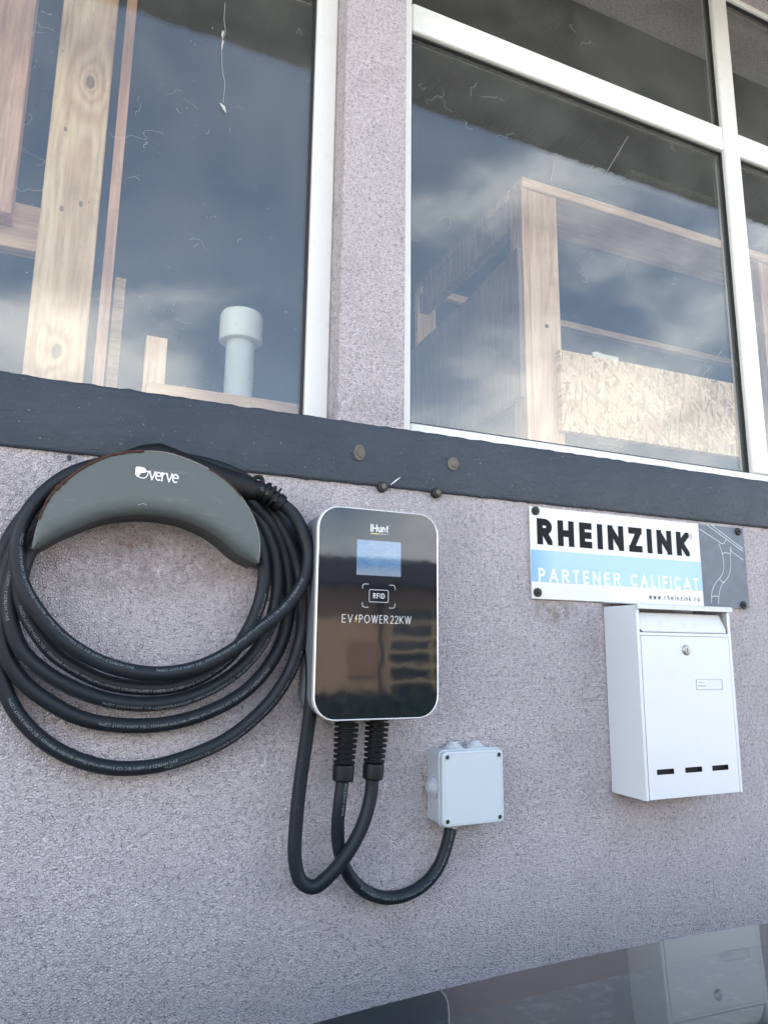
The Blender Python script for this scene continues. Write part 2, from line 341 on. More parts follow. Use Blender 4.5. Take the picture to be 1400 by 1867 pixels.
M['dglass'] = flat('dark_window', (.015, .02, .025), .06, spec=.8)
M['bars'] = flat('yellow_window_bars', (.50, .42, .26), .6)
M['leaf'] = flat('foliage', (.045, .07, .025), .8, var=.4, vscale=2); M['bark'] = flat('bark', (.10, .075, .05), .9, bump=.01, bscale=30)
M['paint'] = flat('car_paint_grey', (.06, .068, .075), .28, metal=.5, coat=1.0)
M['cglass'] = car_glass(); M['frit'] = flat('black_glass_band', (.010, .012, .014), .4, coat=1.0)
M['tyre'] = flat('tyre_rubber', (.02, .02, .02), .8); M['alloy'] = flat('alloy_wheel', (.45, .46, .47), .3, metal=.9)
M['lamp'] = flat('lamp_lens', (.75, .78, .8), .08, spec=.8); M['redlamp'] = flat('red_lens', (.45, .02, .02), .1, spec=.8)
M['sidewin'] = flat('car_side_glass', (.012, .014, .016), .04, spec=.8)
M['frit'].node_tree.nodes['Principled BSDF'].inputs['Coat IOR'].default_value = 1.42
M['frit'].node_tree.nodes['Principled BSDF'].inputs['Coat Roughness'].default_value = .012

# ------------------------------------------------------------------ building helpers
def obj(name, verts, faces, m=None, parent=None, smooth=False, bevel=0.0, seg=2, mats=None, midx=None, label=None):
    me = bpy.data.meshes.new(name); me.from_pydata([tuple(v) for v in verts], [], faces)
    if mats:
        for k in mats: me.materials.append(k)
        for p, i in zip(me.polygons, midx): p.material_index = i
    elif m is not None: me.materials.append(m)
    bm = bmesh.new(); bm.from_mesh(me); bmesh.ops.recalc_face_normals(bm, faces=bm.faces); bm.to_mesh(me); bm.free()
    if smooth:
        for p in me.polygons: p.use_smooth = True
    me.update()
    o = bpy.data.objects.new(name, me); col.objects.link(o)
    if bevel:
        b = o.modifiers.new('bevel', 'BEVEL'); b.width = bevel; b.segments = seg; b.limit_method = 'ANGLE'; b.angle_limit = R(40)
        for p in me.polygons: p.use_smooth = True
        try: me.set_sharp_from_angle(angle=R(35))
        except Exception: pass
    if parent is not None:
        o.parent = parent; o.matrix_parent_inverse = parent.matrix_world.inverted() if parent.type != 'EMPTY' else Matrix.Translation(-parent.location)
    if label: o['label'] = label
    return o
def tag(o, label, cat, group=None, kind=None):
    o['label'] = label; o['category'] = cat
    if group: o['group'] = group
    if kind: o['kind'] = kind
    return o
def structure(o): o['kind'] = 'structure'; return o
def empty(name, loc, label=None, cat=None, group=None, parent=None):
    o = bpy.data.objects.new(name, None); col.objects.link(o); o.location = loc; o.empty_display_size = .05
    if parent is not None: o.parent = parent; o.matrix_parent_inverse = Matrix.Translation(-parent.location)
    if label: tag(o, label, cat, group)
    bpy.context.view_layer.update() if False else None
    o.matrix_world = Matrix.Translation(loc)
    return o
class MB:
    def __init__(s): s.v = []; s.f = []; s.m = []; s.cur = 0
    def add(s, vs_, fs):
        b = len(s.v); s.v += [Vector(v) for v in vs_]; s.f += [tuple(i + b for i in f) for f in fs]; s.m += [s.cur] * len(fs); return s
    def box(s, x0, x1, y0, y1, z0, z1):
        return s.add([(x0, y0, z0), (x1, y0, z0), (x1, y1, z0), (x0, y1, z0), (x0, y0, z1), (x1, y0, z1), (x1, y1, z1), (x0, y1, z1)],
                     [(0, 1, 2, 3), (4, 7, 6, 5), (0, 4, 5, 1), (1, 5, 6, 2), (2, 6, 7, 3), (3, 7, 4, 0)])
    def lathe(s, prof, origin, axis='y', n=24, cap=True):
        """prof: (distance along axis, radius)"""
        a = {'x': (Vector((1, 0, 0)), Vector((0, 1, 0)), Vector((0, 0, 1))), 'y': (Vector((0, 1, 0)), Vector((1, 0, 0)), Vector((0, 0, 1))),
             'z': (Vector((0, 0, 1)), Vector((1, 0, 0)), Vector((0, 1, 0)))}[axis] if isinstance(axis, str) else frame_of(axis)
        o = Vector(origin); vs_ = []
        for (h, r) in prof:
            for k in range(n):
                t = 2 * math.pi * k / n; vs_.append(o + a[0] * h + a[1] * (r * math.cos(t)) + a[2] * (r * math.sin(t)))
        fs = [(i * n + k, i * n + (k + 1) % n, (i + 1) * n + (k + 1) % n, (i + 1) * n + k) for i in range(len(prof) - 1) for k in range(n)]
        if cap: fs += [tuple(range(n))[::-1], tuple(range((len(prof) - 1) * n, len(prof) * n))]
        return s.add(vs_, fs)
    def prism(s, pts, y0, y1):
        n = len(pts)
        return s.add([(x, y0, z) for x, z in pts] + [(x, y1, z) for x, z in pts],
                     [tuple(range(n)), tuple(range(2 * n - 1, n - 1, -1))] + [(i, i + n, (i + 1) % n + n, (i + 1) % n) for i in range(n)])
    def tube(s, pts, r, n=12, cap=True):
        rings = []
        T, Bn = frames(pts)
        for i, p in enumerate(pts):
            rr = r[i] if isinstance(r, (list, tuple)) else r
            nn = Bn[i]; b = T[i].cross(nn)
            rings.append([p + nn * (rr * math.cos(2 * math.pi * k / n)) + b * (rr * math.sin(2 * math.pi * k / n)) for k in range(n)])
        vs_ = [v for rg in rings for v in rg]
        fs = [(i * n + k, i * n + (k + 1) % n, (i + 1) * n + (k + 1) % n, (i + 1) * n + k) for i in range(len(pts) - 1) for k in range(n)]
        if cap: fs += [tuple(range(n))[::-1], tuple(range((len(pts) - 1) * n, len(pts) * n))]
        return s.add(vs_, fs)
    def build(s, name, m=None, parent=None, **kw):
        if isinstance(m, list): return obj(name, s.v, s.f, None, parent, mats=m, midx=s.m, **kw)
        return obj(name, s.v, s.f, m, parent, **kw)
def frame_of(d):
    d = Vector(d).normalized(); u = Vector((0, -1, 0)); u = (u - d * u.dot(d))
    if u.length < 1e-3: u = Vector((1, 0, 0))
    u.normalize(); return d, u, d.cross(u)
def frames(pts):
    T = []
    for i in range(len(pts)):
        a = pts[max(i - 1, 0)]; b = pts[min(i + 1, len(pts) - 1)]
        t = (b - a); T.append(t.normalized() if t.length > 1e-9 else Vector((1, 0, 0)))
    n = Vector((0, -1, 0)); Ns = []
    for t in T:
        u = n - t * n.dot(t)
        if u.length < .15: u = (Ns[-1] - t * Ns[-1].dot(t)) if Ns else Vector((1, 0, 0)) - t * t.x
        Ns.append(u.normalized())
    return T, Ns
def catmull(P, k=12):
    P = [Vector(p) for p in P]; P = [P[0] * 2 - P[1]] + P + [P[-1] * 2 - P[-2]]; o = []
    def tj(ti, a, b): return ti + max((b - a).length, 1e-6) ** .5
    for i in range(1, len(P) - 2):
        p0, p1, p2, p3 = P[i - 1:i + 3]; t0 = 0; t1 = tj(t0, p0, p1); t2 = tj(t1, p1, p2); t3 = tj(t2, p2, p3)
        for j in range(k):
            t = t1 + (t2 - t1) * j / k
            A1 = p0 * ((t1 - t) / (t1 - t0)) + p1 * ((t - t0) / (t1 - t0)); A2 = p1 * ((t2 - t) / (t2 - t1)) + p2 * ((t - t1) / (t2 - t1)); A3 = p2 * ((t3 - t) / (t3 - t2)) + p3 * ((t - t2) / (t3 - t2))
            B1 = A1 * ((t2 - t) / (t2 - t0)) + A2 * ((t - t0) / (t2 - t0)); B2 = A2 * ((t3 - t) / (t3 - t1)) + A3 * ((t - t1) / (t3 - t1))
            o.append(B1 * ((t2 - t) / (t2 - t1)) + B2 * ((t - t1) / (t2 - t1)))
    o.append(P[-2]); return o
def resample(pts, step):
    L_ = [0]
    for a, b in zip(pts, pts[1:]): L_.append(L_[-1] + (b - a).length)
    n = max(2, int(L_[-1] / step)); o = []; j = 0
    for i in range(n + 1):
        s = L_[-1] * i / n
        while j < len(L_) - 2 and L_[j + 1] < s: j += 1
        f = (s - L_[j]) / max(L_[j + 1] - L_[j], 1e-9); o.append(pts[j].lerp(pts[j + 1], min(max(f, 0), 1)))
    return o
def rrect(x0, x1, z0, z1, r, n=8, corners=(1, 1, 1, 1)):
    o = []
    for (cx, cz, a0), c in zip(((x1 - r, z1 - r, 0), (x0 + r, z1 - r, 90), (x0 + r, z0 + r, 180), (x1 - r, z0 + r, 270)), corners):
        if c:
            for k in range(n + 1):
                a = R(a0 + 90 * k / n); o.append((cx + r * math.cos(a), cz + r * math.sin(a)))
        else: o.append((x1 if a0 in (0, 270) else x0, z1 if a0 in (0, 90) else z0))
    return o
def holed_panel(x0, x1, z0, z1, holes, y0, y1, jit=None):
    """a slab with rectangular openings"""
    xs = sorted({x0, x1, *[h[0] for h in holes], *[h[1] for h in holes]}); zs = sorted({z0, z1, *[h[2] for h in holes], *[h[3] for h in holes]})
    nx, nz_ = len(xs) - 1, len(zs) - 1
    def solid(i, k):
        if i < 0 or k < 0 or i >= nx or k >= nz_: return False
        cx, cz = (xs[i] + xs[i + 1]) / 2, (zs[k] + zs[k + 1]) / 2
        return not any(h[0] < cx < h[1] and h[2] < cz < h[3] for h in holes)
    vid = {}; vs_ = []; fs = []
    def V(i, k, s):
        if (i, k, s) not in vid: vid[(i, k, s)] = len(vs_); vs_.append((xs[i], (y0, y1)[s], zs[k]))
        return vid[(i, k, s)]
    for i in range(nx):
        for k in range(nz_):
            if not solid(i, k): continue
            fs.append((V(i, k, 0), V(i + 1, k, 0), V(i + 1, k + 1, 0), V(i, k + 1, 0))); fs.append((V(i, k, 1), V(i, k + 1, 1), V(i + 1, k + 1, 1), V(i + 1, k, 1)))
            for (di, dk, a, b) in ((-1, 0, (i, k), (i, k + 1)), (1, 0, (i + 1, k), (i + 1, k + 1)), (0, -1, (i, k), (i + 1, k)), (0, 1, (i, k + 1), (i + 1, k + 1))):
                if not solid(i + di, k + dk): fs.append((V(*a, 0), V(*b, 0), V(*b, 1), V(*a, 1)))
    return vs_, fs

# ---- lettering: each glyph is strokes on a unit cap height
def arc(cx, cy, rx, ry, a0, a1, n=10): return [(cx + rx * math.cos(R(a0 + (a1 - a0) * i / n)), cy + ry * math.sin(R(a0 + (a1 - a0) * i / n))) for i in range(n + 1)]
G = {
 'R': (.58, [[(0, 0), (0, 1)], [(0, 1), (.45, 1)] + arc(.5, .76, .5, .24, 90, -90) + [(0, .52)], [(.4, .52), (1, 0)]]),
 'P': (.52, [[(0, 0), (0, 1)], [(0, 1), (.45, 1)] + arc(.5, .74, .5, .26, 90, -90) + [(0, .48)]]),
 'H': (.68, [[(0, 0), (0, 1)], [(1, 0), (1, 1)], [(0, .5), (1, .5)]]),
 'E': (.46, [[(0, 0), (0, 1)], [(0, 1), (1, 1)], [(0, .5), (.95, .5)], [(0, 0), (1, 0)]]),
 'F': (.44, [[(0, 0), (0, 1)], [(0, 1), (1, 1)], [(0, .5), (.95, .5)]]),
 'L': (.42, [[(0, 0), (0, 1)], [(0, 0), (1, 0)]]),
 'I': (0.0, [[(0, 0), (0, 1)]]),
 'N': (.72, [[(0, 0), (0, 1)], [(1, 0), (1, 1)], [(0, 1), (1, 0)]]),
 'Z': (.58, [[(0, 1), (1, 1)], [(0, 0), (1, 0)], [(0, 0), (1, 1)]]),
 'K': (.60, [[(0, 0), (0, 1)], [(.05, .42), (1, 1)], [(.28, .55), (1, 0)]]),
 'A': (.74, [[(0, 0), (.5, 1)], [(1, 0), (.5, 1)], [(.2, .32), (.8, .32)]]),
 'T': (.50, [[(.5, 0), (.5, 1)], [(0, 1), (1, 1)]]),
 'C': (.70, [arc(.56, .5, .56, .5, 42, 318, 22)]),
 'D': (.62, [[(0, 0), (0, 1)], [(0, 1), (.4, 1)] + arc(.4, .5, .6, .5, 90, -90, 14) + [(0, 0)]]),
 'V': (.68, [[(0, 1), (.5, 0)], [(1, 1), (.5, 0)]]),
 'O': (.92, [arc(.5, .5, .5, .5, 0, 360, 28)]),
 'W': (1.05, [[(0, 1), (.27, 0)], [(.5, 1), (.27, 0)], [(.5, 1), (.73, 0)], [(1, 1), (.73, 0)]]),
 '2': (.48, [arc(.5, .72, .5, .28, 165, -30, 12) + [(0, 0)], [(0, 0), (1, 0)]]),
 'i': (0.0, [[(0, 0), (0, .70)], [(0, .92), (0, 1.02)]]),
 'h': (.40, [[(0, 0), (0, 1.1)], [(0, .35)] + arc(.5, .38, .5, .30, 160, 0, 8) + [(1, 0)]]),
 'n': (.40, [[(0, 0), (0, .70)], [(0, .35)] + arc(.5, .38, .5, .30, 160, 0, 8) + [(1, 0)]]),
 'u': (.40, [[(1, 0), (1, .70)], [(0, .70)] + arc(.5, .32, .5, .32, 180, 340, 8) + [(1, .35)]]),
 'r': (.34, [[(0, 0), (0, .70)], [(0, .35)] + arc(.75, .36, .7, .32, 170, 80, 6)]),
 'e': (.54, [[(0.02, .38), (.98, .38)] + arc(.5, .35, .5, .35, 5, 310, 18)]),
 'z': (.36, [[(0, .68), (1, .68)], [(0, 0), (1, 0)], [(0, 0), (1, .68)]]),
 'k': (.38, [[(0, 0), (0, 1.1)], [(.0, .25), (.95, .70)], [(.3, .4), (1, 0)]]),
 'w': (.66, [[(0, .7), (.25, 0)], [(.5, .7), (.25, 0)], [(.5, .7), (.75, 0)], [(1, .7), (.75, 0)]]),
 'o': (.46, [arc(.5, .35, .5, .35, 0, 360, 18)]),
 't': (.26, [[(.45, 0), (.45, .95)], [(0, .68), (1, .68)]]),
 'v': (.56, [[(0, .7), (.5, 0)], [(1, .7), (.5, 0)]]),
 '.': (0.0, [[(0, 0), (0, .10)]]),
 ' ': (.18, []),
}
def clip_poly(poly, axis, lim, keep_less):
    o = []
    for i in range(len(poly)):
        a, b = poly[i], poly[(i + 1) % len(poly)]
        ina = (a[axis] <= lim) if keep_less else (a[axis] >= lim); inb = (b[axis] <= lim) if keep_less else (b[axis] >= lim)
        if ina: o.append(a)
        if ina != inb:
            f = (lim - a[axis]) / (b[axis] - a[axis]); o.append((a[0] + (b[0] - a[0]) * f, a[1] + (b[1] - a[1]) * f))
    return o
def text_polys(s, x0, x1, zb, cap, w, serif=0.0, slant=0.0, sx=1.0):
    """filled polygons of a line of lettering between x0 and x1, stroke width w"""
    ws = [G[c][0] * sx * (cap - w) + w for c in s]
    tot = sum(ws); gap = (x1 - x0 - tot) / max(len(s) - 1, 1); x = x0; polys = []
    for c, wd in zip(s, ws):
        def X(q): return (x + w / 2 + q[0] * (wd - w), zb + w / 2 + q[1] * (cap - w))
        for st in G[c][1]:
            pts = [X(q) for q in st]; n = len(pts)
            for i in range(n - 1):
                a, b = Vector(pts[i]), Vector(pts[i + 1]); d = b - a
                if d.length < 1e-7: continue
                d.normalize(); nr = Vector((-d.y, d.x)) * w / 2
                diag = abs(d.x) > .08 and abs(d.y) > .08 and n == 2
                if diag: a2, b2 = a - d * w, b + d * w
                else:
                    e = w / 2 if n == 2 else (w * .5 if i in (0, n - 2) and abs(d.y) > .99 else w * .10)
                    a2, b2 = a - d * (e if (n == 2 or i > 0) else 0), b + d * (e if (n == 2 or i < n - 2) else 0)
                poly = [tuple(a2 + nr), tuple(b2 + nr), tuple(b2 - nr), tuple(a2 - nr)]
                if diag or n == 2:
                    ys = [p_[1] for p_ in pts]; xs_ = [p_[0] for p_ in pts]
                    poly = clip_poly(poly, 1, max(ys) + w / 2, True); poly = clip_poly(poly, 1, min(ys) - w / 2, False)
                    if c not in 'AVWvw' and poly: poly = clip_poly(poly, 0, x + wd, True); poly = clip_poly(poly, 0, x, False) if poly else poly
                if len(poly) >= 3:
                    if slant: poly = [(p_[0] + (p_[1] - zb) * slant, p_[1]) for p_ in poly]
                    polys.append(poly)
        if serif and c in 'vriun':
            hh = (.70 if c in 'vriun' else 1)
            feet = {'v': [(0, hh), (1, hh)], 'r': [(0, 0), (0, hh)]}.get(c, [])
            for q in feet:
                px_, pz_ = X(q); polys.append([(px_ - serif, pz_ - w * .35), (px_ + serif * .8, pz_ - w * .35), (px_ + serif * .8, pz_ + w * .35), (px_ - serif, pz_ + w * .35)])
        x += wd + gap
    return polys
def lettering(name, polys, y, m, parent, th=.0002, fn=None):
    """thin raised print on a plane facing -y; every stroke a hair proud of the one before so no two faces coincide"""
    mb = MB()
    for i, p in enumerate(polys):
        yy = y - th - .000006 * (i % 40)
        n = len(p); pts = [(q[0], yy, q[1]) for q in p]
        if fn: pts = [fn(q) for q in pts]
        mb.add(pts, [tuple(range(n))])
    o = mb.build(name, m, parent)
    # make every face look outward
    me = o.data
    bm = bmesh.new(); bm.from_mesh(me)
    for f in bm.faces:
        if f.normal.y > 0: f.normal_flip()
    bm.to_mesh(me); bm.free()
    return o
def line_polys(pts, w):
    o = []
    for a, b in zip(pts, pts[1:]):
        a, b = Vector(a), Vector(b); d = b - a
        if d.length < 1e-7: continue
        d.normalize(); nr = Vector((-d.y, d.x)) * w / 2; o.append([tuple(a - d * w * .2 + nr), tuple(b + d * w * .2 + nr), tuple(b + d * w * .2 - nr), tuple(a - d * w * .2 - nr)])
    return o

# ================================================================== GROUND
g_ = MB(); g_.add([(-600, -600, 0), (600, -600, 0), (600, 600, 0), (-600, 600, 0)], [(0, 1, 2, 3)])
structure(g_.build('ground', M['ground']))
structure(MB().box(-60, 60, -11.5, -0.08, -.10, .003).build('bounce_yard', M['bounce_ground']))  # unseen pale ground, added to bounce warm light up the wall
structure(MB().box(-60, 60, -0.08, 0.0, -.10, .09).build('kerb', M['paving'], bevel=.01))

# ================================================================== BUILDING
bld = empty('workshop_building', (0, 0, 0), 'mauve stucco workshop with white framed windows over a dark slate painted band', 'building')
ZL0, ZL1, ZT = 1.866, 1.965, 3.25
LW = (-1.45, .355); RW = (.470, 2.20)
v_, f_ = holed_panel(-4.5, 6.0, 0.0, 3.6, [(LW[0], LW[1], ZL1 - .02, ZT - .02), (RW[0], RW[1], ZL1 - .02, ZT - .02)], 0, .22)
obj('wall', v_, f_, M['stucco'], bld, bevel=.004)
# painted band with ragged edges, a little proud of the stucco
nxs = 900; xa, xb = -4.5, 6.0; vs_ = []; fs_ = []
for i in range(nxs + 1):
    # fine spacing where it is close
    u = i / nxs; x = xa + (xb - xa) * u
    jb = .0013 * noise.noise(Vector((x * 60, 0, 0))) + .0012 * noise.noise(Vector((x * 220, 3, 0)))
    jt = .0016 * noise.noise(Vector((x * 45, 9, 0))) + .0022 * noise.noise(Vector((x * 190, 5, 0)))
    jy = .0004 * noise.noise(Vector((x * 12, 2, 0)))
    vs_ += [(x, 0.004, ZL0 + jb), (x, -.0045 + jy, ZL0 + .0015 + jb), (x, -.0055 + jy, ZL0 + .006), (x, -.0055 + jy, ZL1 - .005), (x, -.003 + jy, ZL1 + jt), (x, .048, ZL1 + .001)]
for i in range(nxs):
    for k in range(5): fs_.append((i * 6 + k, (i + 1) * 6 + k, (i + 1) * 6 + k + 1, i * 6 + k + 1))
obj('sill_band', vs_, fs_, M['ledge'], bld, smooth=True, label='dark slate painted rough render band under the windows')
# mortar patches, splashes on the band
def patch(px, py, rx, rz, seed):
    c = at(px, py, -.006); n = 26; ring = []
    for k in range(n):
        a = 2 * math.pi * k / n; q = 1 + .22 * noise.noise(Vector((math.cos(a) * 1.3 + seed, math.sin(a) * 1.3, seed)))
        ring.append((c.x + rx * q * math.cos(a), c.z + rz * q * math.sin(a)))
    mb = MB(); mb.prism(ring, -.0085, -.001)
    inner = [(c.x + (p_[0] - c.x) * .62 + .001, c.z + (p_[1] - c.z) * .6) for p_ in ring]
    mb.prism(inner, -.0100, -.004)
    mb.build('mortar_patch', M['patch'], bld, bevel=.001)
patch(655, 826, .0095, .0125, 1.0); patch(825, 846, .0105, .0105, 5.0)
mb = MB(); c = at(705, 870, -.006); 
a = at(712, 884, -.0065); b = at(730, 870, -.0065)
mb.tube([a, (a + b) / 2 + Vector((0, -.0006, .0004)), b], [.0004, .0011, .0003], 6); mb.build('paint_smear', M['wht_print'], bld)
# roof slab with eave and soffit; edge slightly ragged
EV, HS = -.60, 3.245
n = 1500; vs_ = []; fs_ = []
for i in range(n + 1):
    x = -4.9 + 11.3 * i / n
    j = .004 * noise.noise(Vector((x * 14, 0, 0))) + .005 * noise.noise(Vector((x * 55, 1, 0))) + .007 * noise.noise(Vector((x * 130, 4, 0)))
    vs_ += [(x, 0.0, HS), (x, EV + j, HS + j * .4), (x, EV + j - .004, HS + .14), (x, 5.7, HS + 1.25), (x, 5.7, HS + 1.05), (x, .2, HS + .02)]
for i in range(n):
    for k in range(6): fs_.append((i * 6 + k, (i + 1) * 6 + k, (i + 1) * 6 + (k + 1) % 6, i * 6 + (k + 1) % 6))
obj('roof', vs_, fs_, M['soffit'], bld)
# dark shell of the room behind
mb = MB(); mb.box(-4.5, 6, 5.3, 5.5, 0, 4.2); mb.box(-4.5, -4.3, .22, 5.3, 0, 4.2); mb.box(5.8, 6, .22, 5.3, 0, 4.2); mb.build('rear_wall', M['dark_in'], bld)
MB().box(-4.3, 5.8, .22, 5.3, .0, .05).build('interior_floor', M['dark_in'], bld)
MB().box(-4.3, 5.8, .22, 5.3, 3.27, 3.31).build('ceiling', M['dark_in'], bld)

# windows: frames, mullions, transoms, beads, gaskets, panes, cobwebs
YF, YB, YG = .045, .078, .058
def window(x0, x1, left, right, mulls, tr, bot):
    w = empty('window', ((x0 + x1) / 2, YF, ZL1), parent=bld)
    zt = ZT
    mb = MB(); mb.box(x0, left, YF, YB, ZL1 - .01, zt); mb.box(right, x1, YF, YB, ZL1 - .01, zt)
    mb.box(left, right, YF + .001, YB, ZL1 - .01, bot); mb.box(left, right, YF + .001, YB, zt - .03, zt); mb.build('frame', M['white_frame'], w, bevel=.004, seg=3)
    xs = [left]
    for (a, b) in mulls:
        MB().box(a, b, YF - .002, YB, bot, zt - .03).build('mullion', M['white_frame'], w, bevel=.005, seg=3); xs += [a, b]
    xs.append(right)
    for i in range(0, len(xs), 2):
        a, b = xs[i], xs[i + 1]
        MB().box(a, b, YF, YB, tr[0], tr[1]).build('transom', M['white_frame'], w, bevel=.005, seg=3)
        for (za, zb) in ((bot, tr[0]), (tr[1], zt - .03)):
            mb = MB(); g = .0038
            for (p, q, r_, s) in ((a, a + g, za, zb), (b - g, b, za, zb), (a + g, b - g, za, za + g), (a + g, b - g, zb - g, zb)):
                mb.box(p, q, YG - .004, YG + .009, r_, s)
            mb.build('gasket', M['gasket'], w)
            mb = MB(); mb.box(a + .001, b - .001, YG, YG + .006, za + .001, zb - .001); mb.build('pane', M['glass'], w)
    return w
w1 = window(LW[0], LW[1], -1.40, .3155, [(-.56, -.51)], (2.772, 2.834), 1.9775)
w2 = window(RW[0], RW[1], .502, 2.15, [(1.3115, 1.3620)], (2.772, 2.834), 1.996)
# cobweb threads and dust streaks stuck to the panes
def squiggle(px, py, size, k, rs, y=YG - .002):
    rnd = random.Random(rs); p = at(px, py, y); pts = [p]; ang = rnd.uniform(0, 6.28)
    for i in range(k * 2):
        ang += rnd.uniform(-1.3, 1.3); p = p + Vector((math.cos(ang), 0, math.sin(ang))) * size * rnd.uniform(.15, .95); pts.append(p.copy())
    return catmull(pts, 2)
webL = MB(); pts = [at(x, y, YG - .002) for x, y in ((411, 5), (409, 35), (411, 60), (406, 72), (405, 95), (406, 130), (410, 150), (407, 187))]
webL.tube(catmull(pts, 5), .00028, 5)
for k in range(6): q = at(406 + random.uniform(-2, 2), random.uniform(60, 120), YG - .003); webL.tube([q, q + Vector((.001, 0, .006)), q + Vector((0, 0, .010))], [.0004, .0010, .0003], 5)
q = at(408, 196, YG - .003); webL.tube([q + Vector((-.006, 0, .006)), q, q + Vector((.004, 0, -.008))], [.0008, .0028, .0010], 7)
for i, (x, y, s, k) in enumerate([(85, 60, .007, 7), (100, 58, .005, 6), (70, 115, .003, 4), (45, 228, .009, 4), (50, 280, .010, 6), (25, 345, .011, 6), (200, 240, .013, 8), (250, 215, .009, 5), (265, 270, .003, 6), (305, 172, .006, 5),
        (330, 208, .003, 4), (360, 200, .004, 6), (380, 235, .003, 3), (432, 188, .003, 4), (420, 232, .003, 3), (255, 330, .005, 4), (375, 395, .006, 4), (345, 437, .006, 4), (365, 445, .003, 5), (435, 442, .002, 4), (230, 560, .009, 4), (345, 590, .005, 4), (150, 510, .008, 4), (180, 660, .008, 7), (80, 20, .004, 6), (225, 540, .007, 5), (540, 60, .004, 6), (560, 150, .003, 3)]):
    webL.tube(squiggle(x, y, s, k, 40 + i), .00007 + .00009 * random.random(), 4)
o = webL.build('cobweb', M['web'], w1); o['kind'] = 'stuff'
webR = MB()
for i, (x, y, s, k) in enumerate([(770, 152, .006, 6), (780, 190, .008, 8), (870, 150, .007, 7), (875, 175, .008, 7), (825, 205, .008, 7), (845, 220, .007, 5), (905, 250, .007, 6), (1130, 270, .003, 2), (1230, 275, .006, 5), (1222, 265, .004, 4), (1060, 395, .008, 9),
        (1050, 490, .008, 7), (1075, 470, .008, 7), (1060, 510, .006, 5), (1110, 460, .005, 6), (1140, 480, .007, 5), (1215, 470, .006, 8), (1230, 490, .006, 7), (1225, 505, .006, 6), (1275, 500, .004, 4), (1265, 620, .004, 6), (1078, 595, .004, 5),
        (800, 405, .010, 5), (765, 440, .008, 4), (940, 345, .003, 6), (1310, 650, .011, 6), (1290, 690, .009, 5), (1260, 715, .012, 6), (900, 770, .006, 6), (1150, 815, .005, 5), (870, 790, .004, 6), (1010, 378, .005, 5), (1100, 445, .004, 4), (1050, 60, .004, 8), (1075, 75, .008, 5), (1085, 85, .006, 3)]):
    webR.tube(squiggle(x, y, s, k, 140 + i), .00007 + .00009 * random.random(), 4)
for (a, b) in (((1145, 248), (1103, 318)), ((1315, 640), (1255, 720)), ((1000, 345), (1010, 300))):
    webR.tube([at(*a, YG - .002), at(*b, YG - .002)], .0003, 4)
o = webR.build('cobweb', M['web'], w2); o['kind'] = 'stuff'

# small fixings in the wall
def bolt(px, py, label):
    c = at(px, py, -.004); t = empty('wall_bolt', c, label, 'bolt', 'old bolts left in the wall')
    MB().lathe([(0.006, .0085), (-.004, .0085), (-.0055, .0070)], c, 'y', 18).build('washer', M['dark_metal'], t, smooth=False)
    MB().lathe([(-.0055, .0042), (-.0075, .0042), (-.0082, .0028)], c, 'y', 12).build('stud', M['patch'], t)
    hx = [(c.x + .0052 * math.cos(R(60 * k + 15)), c.z + .0052 * math.sin(R(60 * k + 15))) for k in range(6)]
    MB().prism(hx, -.0112, -.0094).build('nut', M['dark_metal'], t, bevel=.0004)
bolt(697, 888, 'left one of two old bolts under the slate band, nearer the coiled cable')
bolt(795, 899, 'right one of two old bolts under the slate band, above the charger corner')
c = at(127, 838, 0)
tag(MB().lathe([(0.01, .0016), (-.012, .0016), (-.0121, .003), (-.0135, .003)], c, 'y', 10).build('nail', M['dark_metal']), 'small black nail in the stucco above the left of the cable coil', 'nail')

# ================================================================== INSIDE THE WINDOWS
def wbox(name, x0, x1, y0, y1, z0, z1, m, parent, bv=.0025): return MB().box(x0, x1, y0, y1, z0, z1).build(name, m, parent, bevel=bv)
fl = empty('stud_wall', (-.1, .35, 2.0), 'rough pine stud frame with a wide knotty post, behind the left window', 'timber frame')
wbox('post', -.107, -.0115, .30, .345, .05, 3.27, M['woodA'], fl)
fl.children[-1]['label'] = 'wide pale plank with dark knots'
wbox('post', -.26, -.152, .30, .345, 2.36, 3.27, M['woodB'], fl)
wbox('lath', .0035, .022, .30, .33, .05, 3.27, M['woodB'], fl, .001)
wbox('lath', .028, .048, .40, .43, .05, at(215, 505, .4).z, M['woodC'], fl, .001)
wbox('crossbar', -.60, -.02, .352, .385, 2.325, 2.415, M['woodC'], fl)
wbox('post', -.235, -.178, .352, .39, .05, 2.324, M['woodD'], fl)
wbox('crossbar', -.6, -.108, .31, .34, 2.90, 2.99, M['woodC'], fl)
ln = empty('low_rail', (.23, .16, 2.0), 'low bare wooden rail with a short upright stub at the foot of the left window', 'wooden rail')
a = at(268, 692, .16); b = at(548, 745, .16)
wbox('rail', a.x, .42, .16, .18, 1.90, a.z - .003, M['woodC'], ln, .001)
a = at(268, 612, .185); b = at(306, 617, .185)
wbox('stub', a.x, b.x, .182, .20, 1.9, a.z, M['woodD'], ln, .001)
wbox('leg', -.3, -.27, .182, .2, .05, 1.9, M['woodC'], ln, .001); wbox('leg', .385, .415, .182, .2, .05, 1.9, M['woodC'], ln, .001)
c = at(440, 600, .30)
pv = empty('vent_pipe', (c.x, .30, 1.9), 'white plastic vent pipe with a round cap, inside the left window', 'pipe')
MB().lathe([(.05, .027), (2.215, .027)], (c.x, .30, 0), 'z', 32).build('pipe_shaft', M['pvc'], pv, smooth=True)
zt_ = at(440, 571, .30).z; zb_ = at(440, 626, .30).z
